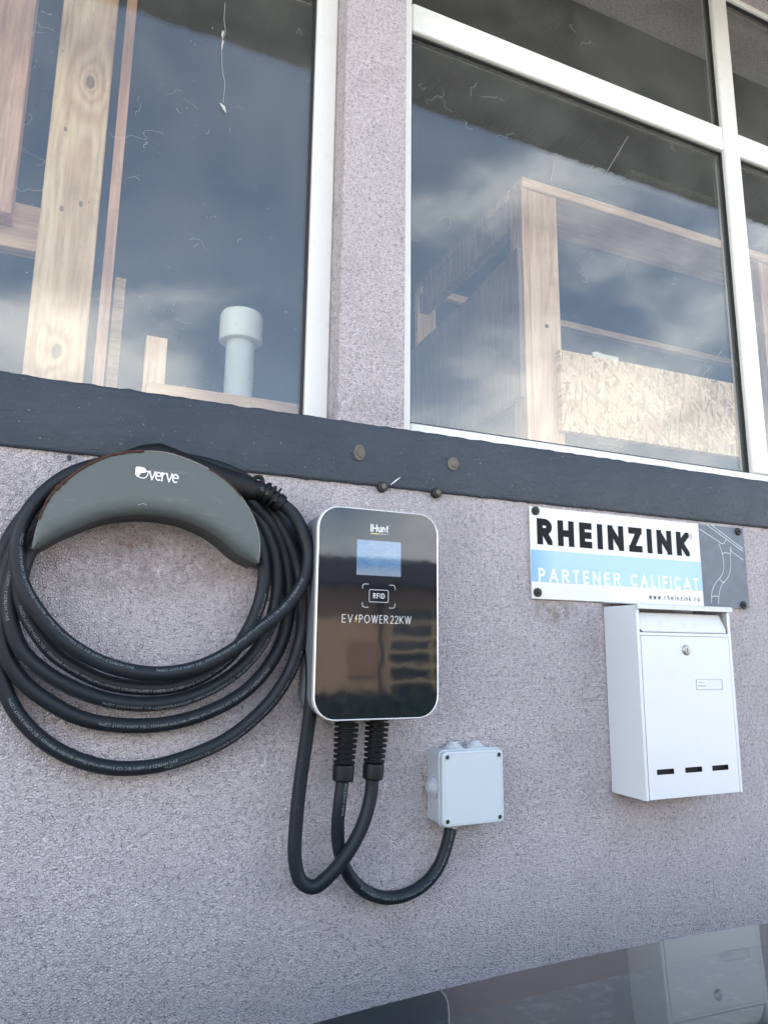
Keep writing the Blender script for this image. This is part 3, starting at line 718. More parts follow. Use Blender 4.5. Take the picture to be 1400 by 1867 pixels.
o = MB().lathe([(zb_, .0275), (zb_, .0395), (zb_ + .003, .041), (zt_ - .012, .041), (zt_ - .004, .038), (zt_, .030), (zt_ + .001, .005)], (c.x, .30, 0), 'z', 40).build('cap', M['pvc'], pv, smooth=True)
o.data.set_sharp_from_angle(angle=R(40))
# the rack behind the right window
rk = empty('timber_rack', (1.1, .35, 2.0), 'open pine timber rack with corner post and high rails, behind the right window', 'timber rack')
X0 = .954
wbox('batten', X0, .9715, .350, .372, .05, 2.768, M['woodD'], rk, .001)
wbox('post', .9735, 1.062, .352, .372, .05, 2.768, M['woodD'], rk, .001); rk.children[-1]['label'] = 'pale clean front post with a single knot'
wbox('post', X0, .990, .375, .403, .05, 2.768, M['woodB'], rk, .001)
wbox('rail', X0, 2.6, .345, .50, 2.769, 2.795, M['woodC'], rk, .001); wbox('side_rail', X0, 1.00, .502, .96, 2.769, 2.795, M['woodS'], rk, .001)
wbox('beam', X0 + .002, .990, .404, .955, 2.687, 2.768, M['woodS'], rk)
wbox('rail', .80, 2.6, 1.30, 1.40, 2.42, 2.45, M['woodC'], rk)
MB().lathe([(.351, .0052), (.3495, .0050)], (1.019, 0, 2.405), 'y', 12).build('knot', M['rust'], rk)
a = at(762, 522, .93); b = at(795, 640, .93)
wbox('post', a.x, b.x, .93, .955, .05, 2.768, M['woodD'], rk)
a = at(765, 522, .91); b = at(862, 549, .91); wbox('rail', a.x, b.x, .905, .925, (a.z + b.z) / 2 - .022, (a.z + b.z) / 2 + .004, M['woodC'], rk)
# ply side sheet in the plane of the post, with a cut corner
P3 = [Vector((X0, y, z)) for y, z in ((.352, 2.598), (.385, 2.600), (.60, 2.576), (1.15, 2.560), (1.15, 2.195), (.60, 2.200), (.352, 2.212))]
mb = MB(); n = len(P3); mb.add([(X0 - .014, p.y, p.z) for p in P3] + [(X0 - .003, p.y, p.z) for p in P3], [tuple(range(n)), tuple(range(2 * n - 1, n - 1, -1))] + [(i, i + n, (i + 1) % n + n, (i + 1) % n) for i in range(n)])
mb.build('side_sheet', M['woodS'], rk, label='plywood side sheet with its shade in the colour')
a = at(1050, 594, .95); b = at(1337, 659, .95); wbox('rail', a.x - .4, b.x + .9, .95, .98, (a.z + b.z) / 2 - .014, (a.z + b.z) / 2 + .01, M['woodC'], rk)
a = at(1389, 600, .36); wbox('post', a.x, a.x + .10, .353, .40, .05, 2.768, M['woodD'], rk)
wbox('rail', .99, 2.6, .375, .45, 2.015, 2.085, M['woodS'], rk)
# rough rust-coloured rag on the corner
mb = MB(); rnd = random.Random(3)
for k in range(14):
    x = X0 + .02 + rnd.random() * .09; z = 2.794; s = .006 + rnd.random() * .012
    mb.prism([(x - s, z), (x + s, z), (x + s * .6, z + s * .9), (x, z + s * 1.3), (x - s * .7, z + s * .7)], .36 + k * .008, .366 + k * .008)
mb.build('splinters', M['rust'], rk)['kind'] = 'stuff'
bd = empty('osb_board', (1.3, .33, 2.1), 'pale strand board leaning on the rack behind the right window', 'board')
a = at(1020, 639, .338); b = at(1020, 785, .338); c = at(1352, 835, .338); d = at(1342, 702, .338)
xx = (a.x + b.x) / 2; mb = MB(); mb.prism([(xx, b.z), (c.x + .012, b.z + .003), (c.x + .013, d.z), (xx, a.z)], .332, .3485)
o = mb.build('board_sheet', M['osb'], bd, bevel=.0008)
# pleated sheet standing behind the board
a = at(1080, 640, .45); b = at(1127, 660, .45); vs_ = []; fs_ = []
for k in range(27):
    x = a.x + (b.x - a.x) * k / 26; y = .45 + (.006 if k % 2 else 0); vs_ += [(x, y, 2.16), (x, y, a.z + (b.z - a.z) * .35 * k / 26 - .004 * (k < 3) + .003 * math.sin(k * .3)), (x, y + .002, 2.16), (x, y + .002, a.z)]
for k in range(26): fs_ += [(4 * k, 4 * k + 4, 4 * k + 5, 4 * k + 1), (4 * k + 2, 4 * k + 3, 4 * k + 7, 4 * k + 6)]
tag(obj('corrugated_sheet', vs_, fs_, M['pvc']), 'small pale corrugated sheet just behind the strand board', 'sheet')
# ceiling fitting seen through the dark glass
a = at(1150, 300, .70); b = at(1292, 357, .70)
lf = MB().box(a.x, b.x + .02, .70, .76, (a.z + b.z) / 2 - .03, (a.z + b.z) / 2 + .02)
tag(lf.build('ceiling_batten', M['patch'], None, bevel=.003), 'short grey batten hung high in the room behind the right window', 'batten')

# ================================================================== CHARGER
ch = empty('ev_charger', (.391, 0, 1.525), 'black glass fronted wall charger with a silver rim and small screen holding a painted sky reflection', 'charger')
cx0, cx1, cz0, cz1, rr = .3005, .4840, 1.5255, 1.8125, .031
YFc = -.085
def ring_loft(sections, n_c=10):
    """sections: (y, inset, radius) of the rounded outline"""
    vs_ = []; fs = []
    for (y, ins, r_) in sections: vs_ += [(x, y, z) for x, z in rrect(cx0 + ins, cx1 - ins, cz0 + ins, cz1 - ins, r_, n_c)]
    n = 4 * (n_c + 1)
    for i in range(len(sections) - 1):
        for k in range(n): fs.append((i * n + k, i * n + (k + 1) % n, (i + 1) * n + (k + 1) % n, (i + 1) * n + k))
    return vs_, fs, n
v_, f_, n = ring_loft([(-.002, .006, .026), (-.012, .003, .028), (-.050, .0015, .030), (YFc + .006, 0.0, rr), (YFc + .0015, .0004, rr)])
f_.append(tuple(range(n))); f_.append(tuple(range(len(v_) - n, len(v_))))
o = obj('body', v_, f_, M['charger_body'], ch, smooth=True); o.data.set_sharp_from_angle(angle=R(45))
v_, f_, n = ring_loft([(YFc + .006, -.0004, rr), (YFc, -.0002, rr), (YFc - .0012, .0008, rr - .0006), (YFc - .0012, .0015, rr - .0013), (YFc + .0002, .0020, rr - .002)])
obj('rim', v_, f_, M['trim'], ch, smooth=True)
mb = MB(); mb.prism(rrect(cx0 + .0018, cx1 - .0018, cz0 + .0018, cz1 - .0018, rr - .0018, 12), YFc - .0004, YFc + .004)
mb.build('face_panel', M['panel'], ch)
YP = YFc - .0004
MB().prism(rrect(.3575, .4245, 1.7190, 1.7680, .0012, 3), YP - .0003, YP + .001).build('screen', M['screen'], ch)
P_ = text_polys('i', .3775, .3788, 1.7805, .0105, .0015) + text_polys('Hunt', .3803, .4048, 1.7805, .0105, .0014, sx=.95) + line_polys([(.4062, 1.7905), (.4070, 1.7905)], .0008)
lettering('logo', P_, YP, M['wht_print'], ch)
lettering('logo_bar', [[(.3775, 1.7772), (.3910, 1.7772), (.3910, 1.7786), (.3775, 1.7786)]], YP, M['gold'], ch)
pp = []
for k, cch in enumerate('ENERGY'):
    gl_ = cch if cch in G else 'C'
    gl_ = {'Y': 'V', 'G': 'C'}.get(cch, gl_); pp += text_polys(gl_, .3918 + k * .0024, .3918 + k * .0024 + .001, 1.7772, .0018, .0004)
lettering('tagline', pp, YP, M['grey_print'], ch)
# RFID mark
pp = text_polys('RFID', .3828, .4000, 1.6875, .0072, .0009, sx=.85)
lettering('rfid_text', pp, YP, M['grey_print'], ch)
pp = []
rb = rrect(.3770, .4056, 1.6825, 1.6993, .0018, 3); pp += line_polys(rb + [rb[0]], .0006)
for sx, sz in ((0, 0), (0, 1), (1, 0), (1, 1)):
    X_ = (.3668, .4158)[sx]; Z_ = (1.6750, 1.7068)[sz]; dx = .009 * (1 if sx == 0 else -1); dz = .0065 * (1 if sz == 0 else -1); r_ = .003
    pts = [(X_ + dx, Z_), (X_ + r_ * (1 if sx == 0 else -1), Z_), (X_ + (r_ * .3) * (1 if sx == 0 else -1), Z_ + (r_ * .3) * (1 if sz == 0 else -1)), (X_, Z_ + r_ * (1 if sz == 0 else -1)), (X_, Z_ + dz)]
    pp += line_polys(pts, .0006)
lettering('rfid_frame', pp, YP, M['grey_print'], ch)
pp = text_polys('EV', .3378, .3530, 1.6535, .0110, .0008, sx=.88) + text_polys('POWER', .3625, .4052, 1.6535, .0110, .0008, sx=.80) + text_polys('22KW', .4090, .4410, 1.6535, .0110, .0008, sx=.85)
lettering('model_text', pp, YP, M['grey_print'], ch)
lettering('bolt_mark', [[(.3590, 1.6645), (.3600, 1.6645), (.3585, 1.6595), (.3562, 1.6590)], [(.3562, 1.6590), (.3604, 1.6600), (.3562, 1.6535), (.3578, 1.6585)]], YP, M['gold'], ch)
# corrugated strain reliefs
def relief(p0, p1, parent):
    p0, p1 = Vector(p0), Vector(p1); d = (p1 - p0); Ln = d.length; d.normalize(); prof = [(0, .0150), (.006, .0150)]
    s = .006; k = 0; nr = 8; pit = (Ln - .028) / nr
    for i in range(nr):
        ro = .0172 - .0026 * i / nr; ri = .0104 - .0004 * i / nr
        prof += [(s, ri), (s + pit * .38, ri), (s + pit * .42, ro - .0004), (s + pit * .50, ro), (s + pit * .84, ro - .0002), (s + pit * .92, ro - .0006), (s + pit * .97, ri)]; s += pit
    prof += [(s + .001, .0115), (s + .0012, .0142), (s + .004, .0148), (Ln - .002, .0143), (Ln, .0125), (Ln, .0090)]
    o = MB().lathe(prof, p0, d, 24).build('strain_relief', M['blackp'], parent, smooth=True); o.data.set_sharp_from_angle(angle=R(35)); return o
YR = -.046
gL0, gL1 = at(633, 1306, YR), at(625, 1424, YR); gR0, gR1 = at(689, 1305, YR), at(679, 1421, YR)
relief(gL0, gL1, ch); relief(gR0, gR1, ch)

# ================================================================== CABLES
CR = .0092
def curve_pts(lst, k=14): return resample(catmull([at(x, y, d) for x, y, d in lst], k), .004)
def wrap_text(s, size, path, s0, phi, direction, name, parent, r=CR):
    """printed line along the sheath: glyph outlines wrapped onto the tube"""
    cu = bpy.data.curves.new('t', 'FONT'); cu.body = s; cu.size = size; cu.resolution_u = 1
    to = bpy.data.objects.new('t', cu); me = bpy.data.meshes.new_from_object(to)
    if direction < 0: path = path[::-1]
    T, Ns = frames(path); Ls = [0]
    for a, b in zip(path, path[1:]): Ls.append(Ls[-1] + (b - a).length)
    vs_ = []; j = 0
    for v in me.vertices:
        u = s0 + v.co.x * 1.12
        if u > Ls[-1] - .002: u = Ls[-1] - .002
        lo, hi = 0, len(Ls) - 2
        while lo < hi:
            mid = (lo + hi + 1) // 2
            if Ls[mid] <= u: lo = mid
            else: hi = mid - 1
        f = (u - Ls[lo]) / max(Ls[lo + 1] - Ls[lo], 1e-9); p = path[lo].lerp(path[lo + 1], f); t = T[lo].lerp(T[lo + 1], f).normalized(); nn = Ns[lo].lerp(Ns[lo + 1], f)
        nn = (nn - t * nn.dot(t)).normalized(); b = nn.cross(t); th = phi + v.co.y / r
        vs_.append(p + (nn * math.cos(th) + b * math.sin(th)) * (r + .00012))
    fs = [tuple(p.vertices) for p in me.polygons if max(me.vertices[i].co.x for i in p.vertices) * 1.12 + s0 < Ls[-1] - .004]
    bpy.data.objects.remove(to); bpy.data.curves.remove(cu)
    o = obj(name, vs_, fs, M['print'], parent); return o
TXT = 'EVC H07BZ5-F / 62893 IEC 123 5G6mm²+1x0.75mm² 450/750V EN50620 / IEC 62893-3:2017 CZPN'
cb = empty('charging_cable', at(300, 1200, -.03), 'long black charging cable coiled over the grey hanger, plug tucked behind it', 'cable')
# one continuous run: gland, hanging bight, up beside the charger, then five turns over the hanger, ending at the plug
run = [(*[679, 1416], YR), (676, 1450, YR), (662, 1502, -.048), (634, 1555, -.050), (602, 1595, -.048), (572, 1617, -.044), (549, 1607, -.040), (538, 1568, -.038), (540, 1500, -.038), (549, 1415, -.040), (560, 1340, -.045),
       (568, 1270, -.050), (568, 1210, -.045), (562, 1150, -.020), (556, 1080, -.012), (540, 1000, -.011), (500, 925, -.012), (440, 870, -.012), (360, 842, -.012), (280, 836, -.012), (190, 850, -.012), (110, 886, -.012), (50, 936, -.012), (10, 1000, -.012), (-8, 1085, -.012)]
L5 = [(-7, 1165, -.012), (3, 1235, -.013), (28, 1295, -.014), (75, 1347, -.015), (135, 1382, -.016), (205, 1400, -.017), (280, 1397, -.018), (345, 1379, -.020), (410, 1350, -.022), (462, 1311, -.026), (503, 1267, -.030), (533, 1215, -.034), (549, 1160, -.036), (553, 1100, -.034), (545, 1040, -.030), (520, 975, -.030),
      (480, 915, -.028), (420, 872, -.026), (350, 848, -.024), (280, 842, -.024), (190, 860, -.022), (120, 895, -.022), (62, 945, -.020), (22, 1010, -.020), (5, 1080, -.020)]
L4 = [(3, 1150, -.022), (14, 1200, -.022), (45, 1245, -.022), (95, 1283, -.022), (150, 1310, -.020), (215, 1322, -.018), (285, 1322, -.018), (350, 1309, -.018), (410, 1284, -.020), (452, 1256, -.020), (487, 1218, -.020), (513, 1172, -.020), (526, 1115, -.020), (527, 1060, -.022), (512, 990, -.026),
      (478, 935, -.034), (430, 893, -.038), (360, 862, -.040), (285, 852, -.040), (200, 868, -.036), (130, 902, -.034), (75, 950, -.032), (38, 1010, -.031), (18, 1075, -.031)]
L3 = [(20, 1130, -.032), (40, 1185, -.032), (78, 1222, -.032), (130, 1253, -.030), (195, 1276, -.028), (262, 1284, -.026), (325, 1277, -.024), (385, 1254, -.024), (437, 1219, -.026), (475, 1175, -.026), (498, 1120, -.028), (506, 1065, -.030), (498, 1005, -.030), (470, 945, -.030),
      (420, 905, -.030), (355, 880, -.030), (285, 870, -.030), (205, 885, -.030), (140, 915, -.032), (88, 960, -.036), (52, 1010, -.040), (38, 1065, -.042)]
L2 = [(46, 1110, -.040), (66, 1150, -.038), (98, 1190, -.036), (140, 1219, -.034), (195, 1244, -.032), (260, 1254, -.030), (320, 1250, -.030), (375, 1229, -.030), (422, 1193, -.032), (455, 1145, -.034), (476, 1090, -.036), (482, 1045, -.036), (472, 985, -.036),
      (440, 935, -.034), (380, 900, -.032), (300, 884, -.032), (225, 893, -.034), (165, 915, -.036), (105, 945, -.040), (60, 976, -.046), (40, 1000, -.050)]
# the top turn lies in front of the others at the left and the bottom
L1 = [(290, 842, -.052), (248, 840, -.052), (186, 846, -.052), (124, 867, -.053), (72, 908, -.054), (41, 955, -.055), (31, 1005, -.056), (40, 1062, -.057), (71, 1117, -.058), (118, 1168, -.057), (178, 1205, -.055), (240, 1224, -.054), (301, 1228, -.054), (363, 1216, -.055), (420, 1188, -.057), (470, 1150, -.060), (522, 1106, -.062),
      (554, 1058, -.062), (563, 1012, -.060), (553, 972, -.056), (535, 938, -.052), (514, 919, -.050)]
L2 = L2[:-3] + [(118, 935, -.041), (85, 935, -.043), (70, 930, -.044)]
# sub-coil joins: the innermost turn climbs behind the hanger and over to the front turn
full = run + L5 + L4 + L3 + [(46, 1110, -.040)] + L2[1:14] + [(380, 892, -.034), (330, 872, -.040), (310, 853, -.048)] + L1
path = curve_pts(full)
o = MB().tube(path, CR, 16).build('sheath', M['cable'], cb, smooth=True)
# second visible strand at the inner left, going up behind the hanger end
cum = [0]
for a, b in zip(path, path[1:]): cum.append(cum[-1] + (b - a).length)
def near(px, py, y, lo=0.0, hi=1e9):
    q = at(px, py, y); return min((i for i in range(len(path)) if lo <= cum[i] <= hi), key=lambda i: (path[i] - q).length)
tot = cum[-1]
def put(px, py, y, phi, direction, s=TXT, size=.0050):
    i = near(px, py, y); s0 = cum[i] if direction > 0 else tot - cum[i]
    wrap_text(s, size, path, s0, phi, direction, 'print', cb)
put(322, 1393, -.018, -.30, -1); put(545, 1185, -.035, .2, -1)
put(487, 1218, -.020, -.15, -1); put(20, 1130, -.032, .1, -1)
put(330, 1247, -.030, .2, -1); put(478, 1085, -.036, .2, -1)
put(375, 1258, -.024, .9, -1); put(480, 1160, -.026, .3, -1)
put(240, 1222, -.054, -.75, -1); put(555, 1060, -.062, -.7, -1); put(505, 1085, -.03, .5, -1)
put(568, 1240, -.047, .3, 1, TXT, .0045)
# plug: a long tapering body, rim, clip and collar
pg = empty('plug', at(380, 850, -.05), parent=cb)
def loft(secs, n=20):
    """secs: centre, radius across, radius in depth"""
    cs = [s[0] for s in secs]; T, Ns = frames(cs); vs_ = []; fs = []
    for i, (c, ra, rd) in enumerate(secs):
        b = T[i].cross(Ns[i])
        for k in range(n):
            a = 2 * math.pi * k / n; ca, sa = math.cos(a), math.sin(a)
            e = .75; vs_.append(c + Ns[i] * (rd * math.copysign(abs(ca) ** e, ca)) + b * (ra * math.copysign(abs(sa) ** e, sa)))
    for i in range(len(secs) - 1):
        for k in range(n): fs.append((i * n + k, i * n + (k + 1) % n, (i + 1) * n + (k + 1) % n, (i + 1) * n + k))
    fs += [tuple(range(n))[::-1], tuple(range((len(secs) - 1) * n, len(secs) * n))]
    return vs_, fs
d_ = -.040
v_, f_ = loft([(at(228, 840, d_), .012, .012), (at(262, 834, d_), .016, .016), (at(290, 833, d_), .018, .018), (at(312, 840, d_), .0165, .018), (at(345, 854, d_), .0165, .018), (at(385, 870, d_), .018, .018), (at(425, 884, d_), .0185, .018), (at(455, 893, d_ - .001), .0165, .017), (at(468, 898, d_ - .001), .0125, .014)])
o = obj('plug_body', v_, f_, M['blackp'], cb, smooth=True); o.data.set_sharp_from_angle(angle=R(50))
# hooked lip of the handle
p = [at(x, y, -.052) for x, y in ((450, 893), (457, 880), (468, 870), (477, 872), (479, 882), (474, 893))]
MB().tube(catmull(p, 5), [.0032] * (5 * 5 + 1), 8).build('plug_lip', M['blackp'], cb, smooth=True)
v_, f_ = loft([(at(450, 887, d_ - .004), .012, .012), (at(470, 893, d_ - .005), .0125, .013), (at(486, 902, d_ - .006), .012, .013), (at(500, 910, d_ - .007), .0115, .0125)])
obj('plug_collar', v_, f_, M['blackp'], cb, smooth=True)
axis_a, axis_b = at(478, 893, -.047), at(514, 921, -.050); ax = (axis_b - axis_a)
o = MB().lathe([(0, .0125), (.004, .0155), (.006, .0155), (.0062, .0125), (.010, .0125), (.0102, .0150), (.014, .0150), (.0142, .0118), (.018, .0118), (.0182, .0180), (.0212, .0180), (.0214, .0120), (.025, .0120), (.0252, .0138), (ax.length, .0132), (ax.length + .0005, .0095)], axis_a, ax, 22).build('plug_clamp', M['blackp'], cb, smooth=True)
o.data.set_sharp_from_angle(angle=R(35))
q = at(503, 888, -.055); MB().tube([at(497, 905, -.058), at(501, 893, -.058), q], [.002, .0024, .0022], 8).build('plug_clip', M['blackp'], cb, smooth=True)
bpy.data.objects.remove(pg)
mb = MB()
for (x, y) in ((478, 892), (487, 899), (501, 910)):
    c = at(x, y, -.0605); mb.box(c.x - .003, c.x + .003, c.y - .0006, c.y + .004, c.z - .0035, c.z + .0035)
mb.build('plug_window', M['dark_metal'], cb, bevel=.0006)

# supply cable, from the left gland down and round to the junction box
sc_ = empty('supply_cable', at(620, 1430, YR), 'short black supply cable looping from the charger to the grey junction box', 'cable')
sp = [(625, 1418, YR), (620, 1460, YR), (616, 1500, -.042), (617, 1540, -.034), (627, 1578, -.026), (645, 1607, -.022), (672, 1628, -.020), (705, 1637, -.020), (740, 1631, -.021), (772, 1613, -.022), (798, 1582, -.023), (813, 1545, -.024), (823, 1503, -.024)]
spath = curve_pts(sp); MB().tube(spath, CR * .97, 16).build('sheath', M['cable'], sc_, smooth=True)
_sc = [0]
for a, b in zip(spath, spath[1:]): _sc.append(_sc[-1] + (b - a).length)
wrap_text(TXT, .0048, spath, .16, -.1, 1, 'print', sc_, CR * .97); wrap_text('893-3:2017 CZPN', .0048, spath, .006, .1, 1, 'print', sc_, CR * .97)

# ================================================================== HANGER
hg = empty('cable_hanger', at(270, 900, -.04), 'grey curved metal cable hanger with chipped edge and white lettering', 'cable hanger')
YH = -.072
O_ = [(58, 1000), (66, 963), (78, 932), (95, 901), (133, 866), (168, 844), (208, 829), (252, 823), (297, 824), (337, 835), (381, 855), (416, 879), (447, 915), (467, 955), (474, 990), (473, 1025)]
I_ = [(60, 1001), (78, 991), (104, 977), (133, 964), (160, 953), (186, 944), (213, 939), (248, 936), (283, 937), (318, 942), (352, 952), (385, 968), (412, 987), (434, 1007), (455, 1020), (471, 1027)]
Oc = catmull([at(x, y, YH) for x, y in O_], 4); Ic = catmull([at(x, y, YH) for x, y in I_], 4)
vs_ = []; fs_ = []; mi = []; prof_n = 0
for a, b in zip(Oc, Ic):
    d = (b - a); Ld = d.length; dn = d.normalized() if Ld > 1e-6 else Vector((0, 0, -1))
    k = min(1.0, Ld / .03)
    ring = [a + Vector((0, .0035, 0)), a + Vector((0, 0, 0)), a.lerp(b, .5) + Vector((0, -.0015 * k, 0)), b - dn * (.020 * k) + Vector((0, -.002 * k, 0)), b - dn * (.010 * k) + Vector((0, -.0005, 0)), b - dn * (.003 * k) + Vector((0, .004, 0)), b + Vector((0, .011, 0)), b + Vector((0, .068, 0)),
            b - dn * (.003) + Vector((0, .068, 0)), b - dn * (.003 * 1) + Vector((0, .012, 0)), a.lerp(b, .8) + Vector((0, .0045, 0))]
    vs_ += ring
n = 11; ns = len(Oc)
for i in range(ns - 1):
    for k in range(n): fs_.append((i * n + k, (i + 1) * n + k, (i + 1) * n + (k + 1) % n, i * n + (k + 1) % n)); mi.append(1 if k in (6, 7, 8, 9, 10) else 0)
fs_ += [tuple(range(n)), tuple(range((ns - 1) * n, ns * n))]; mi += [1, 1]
o = obj('hanger_plate', vs_, fs_, None, hg, smooth=True, mats=[M['plate'], M['plateshade']], midx=mi); o.data.set_sharp_from_angle(angle=R(50))
# bare and rusty lip along the outer edge
def rim(i0, i1, m, r0, name):
    mb = MB(); pts = [p + Vector((0, -.0002, 0)) for p in Oc[i0:i1]]; rnd = random.Random(i0)
    pts = resample(pts, .003); rs = [r0 * (.55 + .9 * abs(noise.noise(Vector((i * .31, i0, 0))))) for i in range(len(pts))]
    mb.tube(pts, rs, 6); mb.build(name, m, hg)
rim(6, 30, M['rust'], .0028, 'rusty_edge'); rim(38, 60, M['edgechip'], .0007, 'bare_edge'); rim(40, 48, M['rust'], .0016, 'rusty_edge'); rim(24, 40, M['edgechip'], .0008, 'bare_edge')
# back plate screwed to the wall
pts = [at(x, y, -.003) for x, y in ((150, 900), (210, 862), (300, 860), (380, 890), (400, 930), (300, 905), (210, 905))]
MB().prism([(p.x, p.z) for p in pts], -.006, 0.001).build('back_plate', M['plateshade'], hg)
# lettering, tilted with the sheet
a = at(272, 860, YH); b = at(327, 866, YH); ang = math.atan2((b.z - a.z), (b.x - a.x))
bl = at(271, 874, YH - .004); br = at(326, 881, YH - .004)
wd = (Vector((br.x - bl.x, 0, br.z - bl.z))).length; tilt = math.atan2(br.z - bl.z, br.x - bl.x)
pl = text_polys('verve', 0, wd, 0, .0160, .0016, serif=.0016, slant=.0, sx=.86)
# leaf mark: a rounded speech-drop with a curled leaf cut into it
def xf(q, ox=0, oz=0): return q
pl2 = []
drop = [(-.0165, .0135), (-.0150, .0150), (-.0085, .0150)] + [(-.0085 + .0055 * math.cos(R(a_)), .0095 + .0055 * math.sin(R(a_))) for a_ in (60, 30, 0)] + [(-.0052, .0080), (-.0095, .0075), (-.0112, .0040), (-.0108, .0012), (-.0140, .0020), (-.0162, .0050)]
pl2.append(drop)
pl2 += line_polys([(-.0108, .0012), (-.0060, .0010), (-.0025, .0030), (-.0010, .0070), (-.0012, .0105), (-.0055, .0100), (-.0095, .0075)], .0011)
pl2 += line_polys([(-.0012, .0105), (0.0015, .0100)], .0012)
cz_, sz_ = math.cos(tilt), math.sin(tilt)
def place(q): return (bl.x + q[0] * cz_ - q[2] * sz_, q[1], bl.z + q[0] * sz_ + q[2] * cz_)
lettering('brand_text', pl + pl2, YH - .0023, M['wht_print'], hg, fn=place)
# pale scratches on the sheet
mb = MB()
for (x0_, y0_, x1_, y1_) in ((252, 921, 261, 918), (262, 918, 268, 921)):
    mb.tube([at(x0_, y0_, YH - .0017), at(x1_, y1_, YH - .0017)], .0002, 4)
mb.build('scratch', M['grey_print'], hg)['kind'] = 'stuff'

# ================================================================== JUNCTION BOX
jb = empty('junction_box', (.561, 0, 1.42), 'square light grey plastic junction box with four corner screws', 'junction box')
jx0, jx1, jz0, jz1 = .5095, .6135, 1.3700, 1.4745
mb = MB(); mb.prism(rrect(jx0 + .001, jx1 - .001, jz0 + .001, jz1 - .001, .007, 6), -.036, .001); mb.build('body', M['jb_side'], jb, bevel=.001)
mb = MB(); mb.prism(rrect(jx0 - .0012, jx1 + .0012, jz0 - .0012, jz1 + .0012, .0085, 6), -.0395, -.0362); mb.build('lip', M['jb_side'], jb, bevel=.0012)
mb = MB(); mb.prism(rrect(jx0 + .0008, jx1 - .0008, jz0 + .0008, jz1 - .0008, .0075, 8), -.0478, -.0396); mb.build('lid', M['jb'], jb, bevel=.0022, seg=3)
rc = rrect(jx0 + .0045, jx1 - .0045, jz0 + .0045, jz1 - .0045, .004, 5); lettering('lid_groove', line_polys(rc + [rc[0]], .0008), -.0478, M['jb_mark'], jb, .00005)
for sx in (0, 1):
    for sz in (0, 1):
        c = Vector(((jx0 + .0085, jx1 - .0085)[sx], -.0478, (jz0 + .0085, jz1 - .0085)[sz]))
        MB().lathe([(.0006, .0043), (-.0008, .0043), (-.0010, .0035), (.0002, .0033)], c, 'y', 18).build('screw_boss', M['jb'], jb, smooth=True)
        o = MB().lathe([(.0005, .0031), (-.0003, .0031), (-.0004, .0010)], c, 'y', 14).build('screw', M['dark_metal'], jb)
def grommet(c, d, r0):
    o = MB().lathe([(0, r0), (.0025, r0), (.003, r0 * .9), (.003, r0 * .82), (.005, r0 * .80), (.0055, r0 * .70), (.0055, r0 * .64), (.0075, r0 * .62), (.008, r0 * .54), (.008, r0 * .46), (.0105, r0 * .44), (.0108, r0 * .34)], c, d, 26).build('grommet', M['jb_side'], jb, smooth=True)
    o.data.set_sharp_from_angle(angle=R(35))
c1 = at(826, 1360, -.019); c2 = at(866, 1360, -.019)
grommet((c1.x, -.019, jz1 - .001), (0, 0, 1), .0155); grommet((c2.x, -.019, jz1 - .001), (0, 0, 1), .0155)
grommet((jx0 + .0012, -.019, at(790, 1434, -.019).z), (-1, 0, 0), .0165)
e_ = spath[-1]; grommet((e_.x, -.024, jz0 + .0015), (0, 0, -1), .0145)
mb = []
c = at(848, 1383, -.0478)
for k in range(4): mb += line_polys([(c.x - .008, c.z + .007 - k * .0042), (c.x + .008, c.z + .007 - k * .0042)], .0003)
for k in range(9): 
    xk = c.x - .007 + k * .0018; zk = c.z + .0045 - (k % 3) * .0042; mb += line_polys([(xk, zk), (xk + .0009, zk + .0015)], .0005)
lettering('moulded_mark', mb, -.0478, M['jb_mark'], jb, .00006)

# ================================================================== SIGN
sg = empty('company_sign', (.95, 0, 1.78), 'white, blue and slate company sign with bold black lettering above the mailbox', 'sign')
sx0, sx1, sz0, sz1 = .7022, 1.2060, 1.7035, 1.8605
mb = MB(); mb.box(sx0, sx1, -.0052, -.0012, sz0, sz1); mb.build('sign_board', M['sign'], sg, bevel=.0008)
def slab(name, x0, x1, z0, z1, m, y): MB().box(x0, x1, y, y + .0003, z0, z1).build(name, m, sg)
slab('blue_band', sx0 + .0004, 1.0868, 1.7325, 1.7862, M['signblue'], -.0057)
slab('picture_panel', 1.0872, sx1 - .0004, sz0 + .0005, sz1 - .0005, M['signgrey'], -.0057)
lettering('main_text', text_polys('RHEINZINK', .7158, 1.0600, 1.7958, .0450, .0118), -.0052, M['ink'], sg, .0003)
cR = (1.0645, 1.8345)
lettering('registered_mark', line_polys(arc(cR[0], cR[1], .0042, .0042, 0, 360, 20), .0006) + text_polys('R', cR[0] - .0013, cR[0] + .0017, cR[1] - .002, .0042, .0005), -.0052, M['ink'], sg, .0003)
lettering('partner_text', text_polys('PARTENER', .7158, .8900, 1.7328, .0228, .0041), -.0057, M['pale'], sg, .0003)
lettering('qualified_text', text_polys('CALIFICAT', .9130, 1.0760, 1.7328, .0228, .0041), -.0057, M['pale'], sg, .0003)
lettering('web_text', text_polys('www.rheinzink.ro', .9545, 1.0765, 1.7120, .0092, .0011), -.0052, M['ink'], sg, .0003)
def sp_(lst): return [(at(940 + x / 3.043, 900 + y / 3.043, -.0058).x, at(940 + x / 3.043, 900 + y / 3.043, -.0058).z) for x, y in lst]
def cv(lst): return [(p.x, p.y) for p in catmull([Vector((a_, b_, 0)) for a_, b_ in lst], 5)]
pl = []
for lst in ([(1020, 198), (1130, 270)], [(1048, 166), (1256, 318)], [(1072, 166), (1256, 304)], [(1195, 322), (1260, 368)], [(1188, 300), (1196, 322)]): pl += line_polys(sp_(lst), .0011)
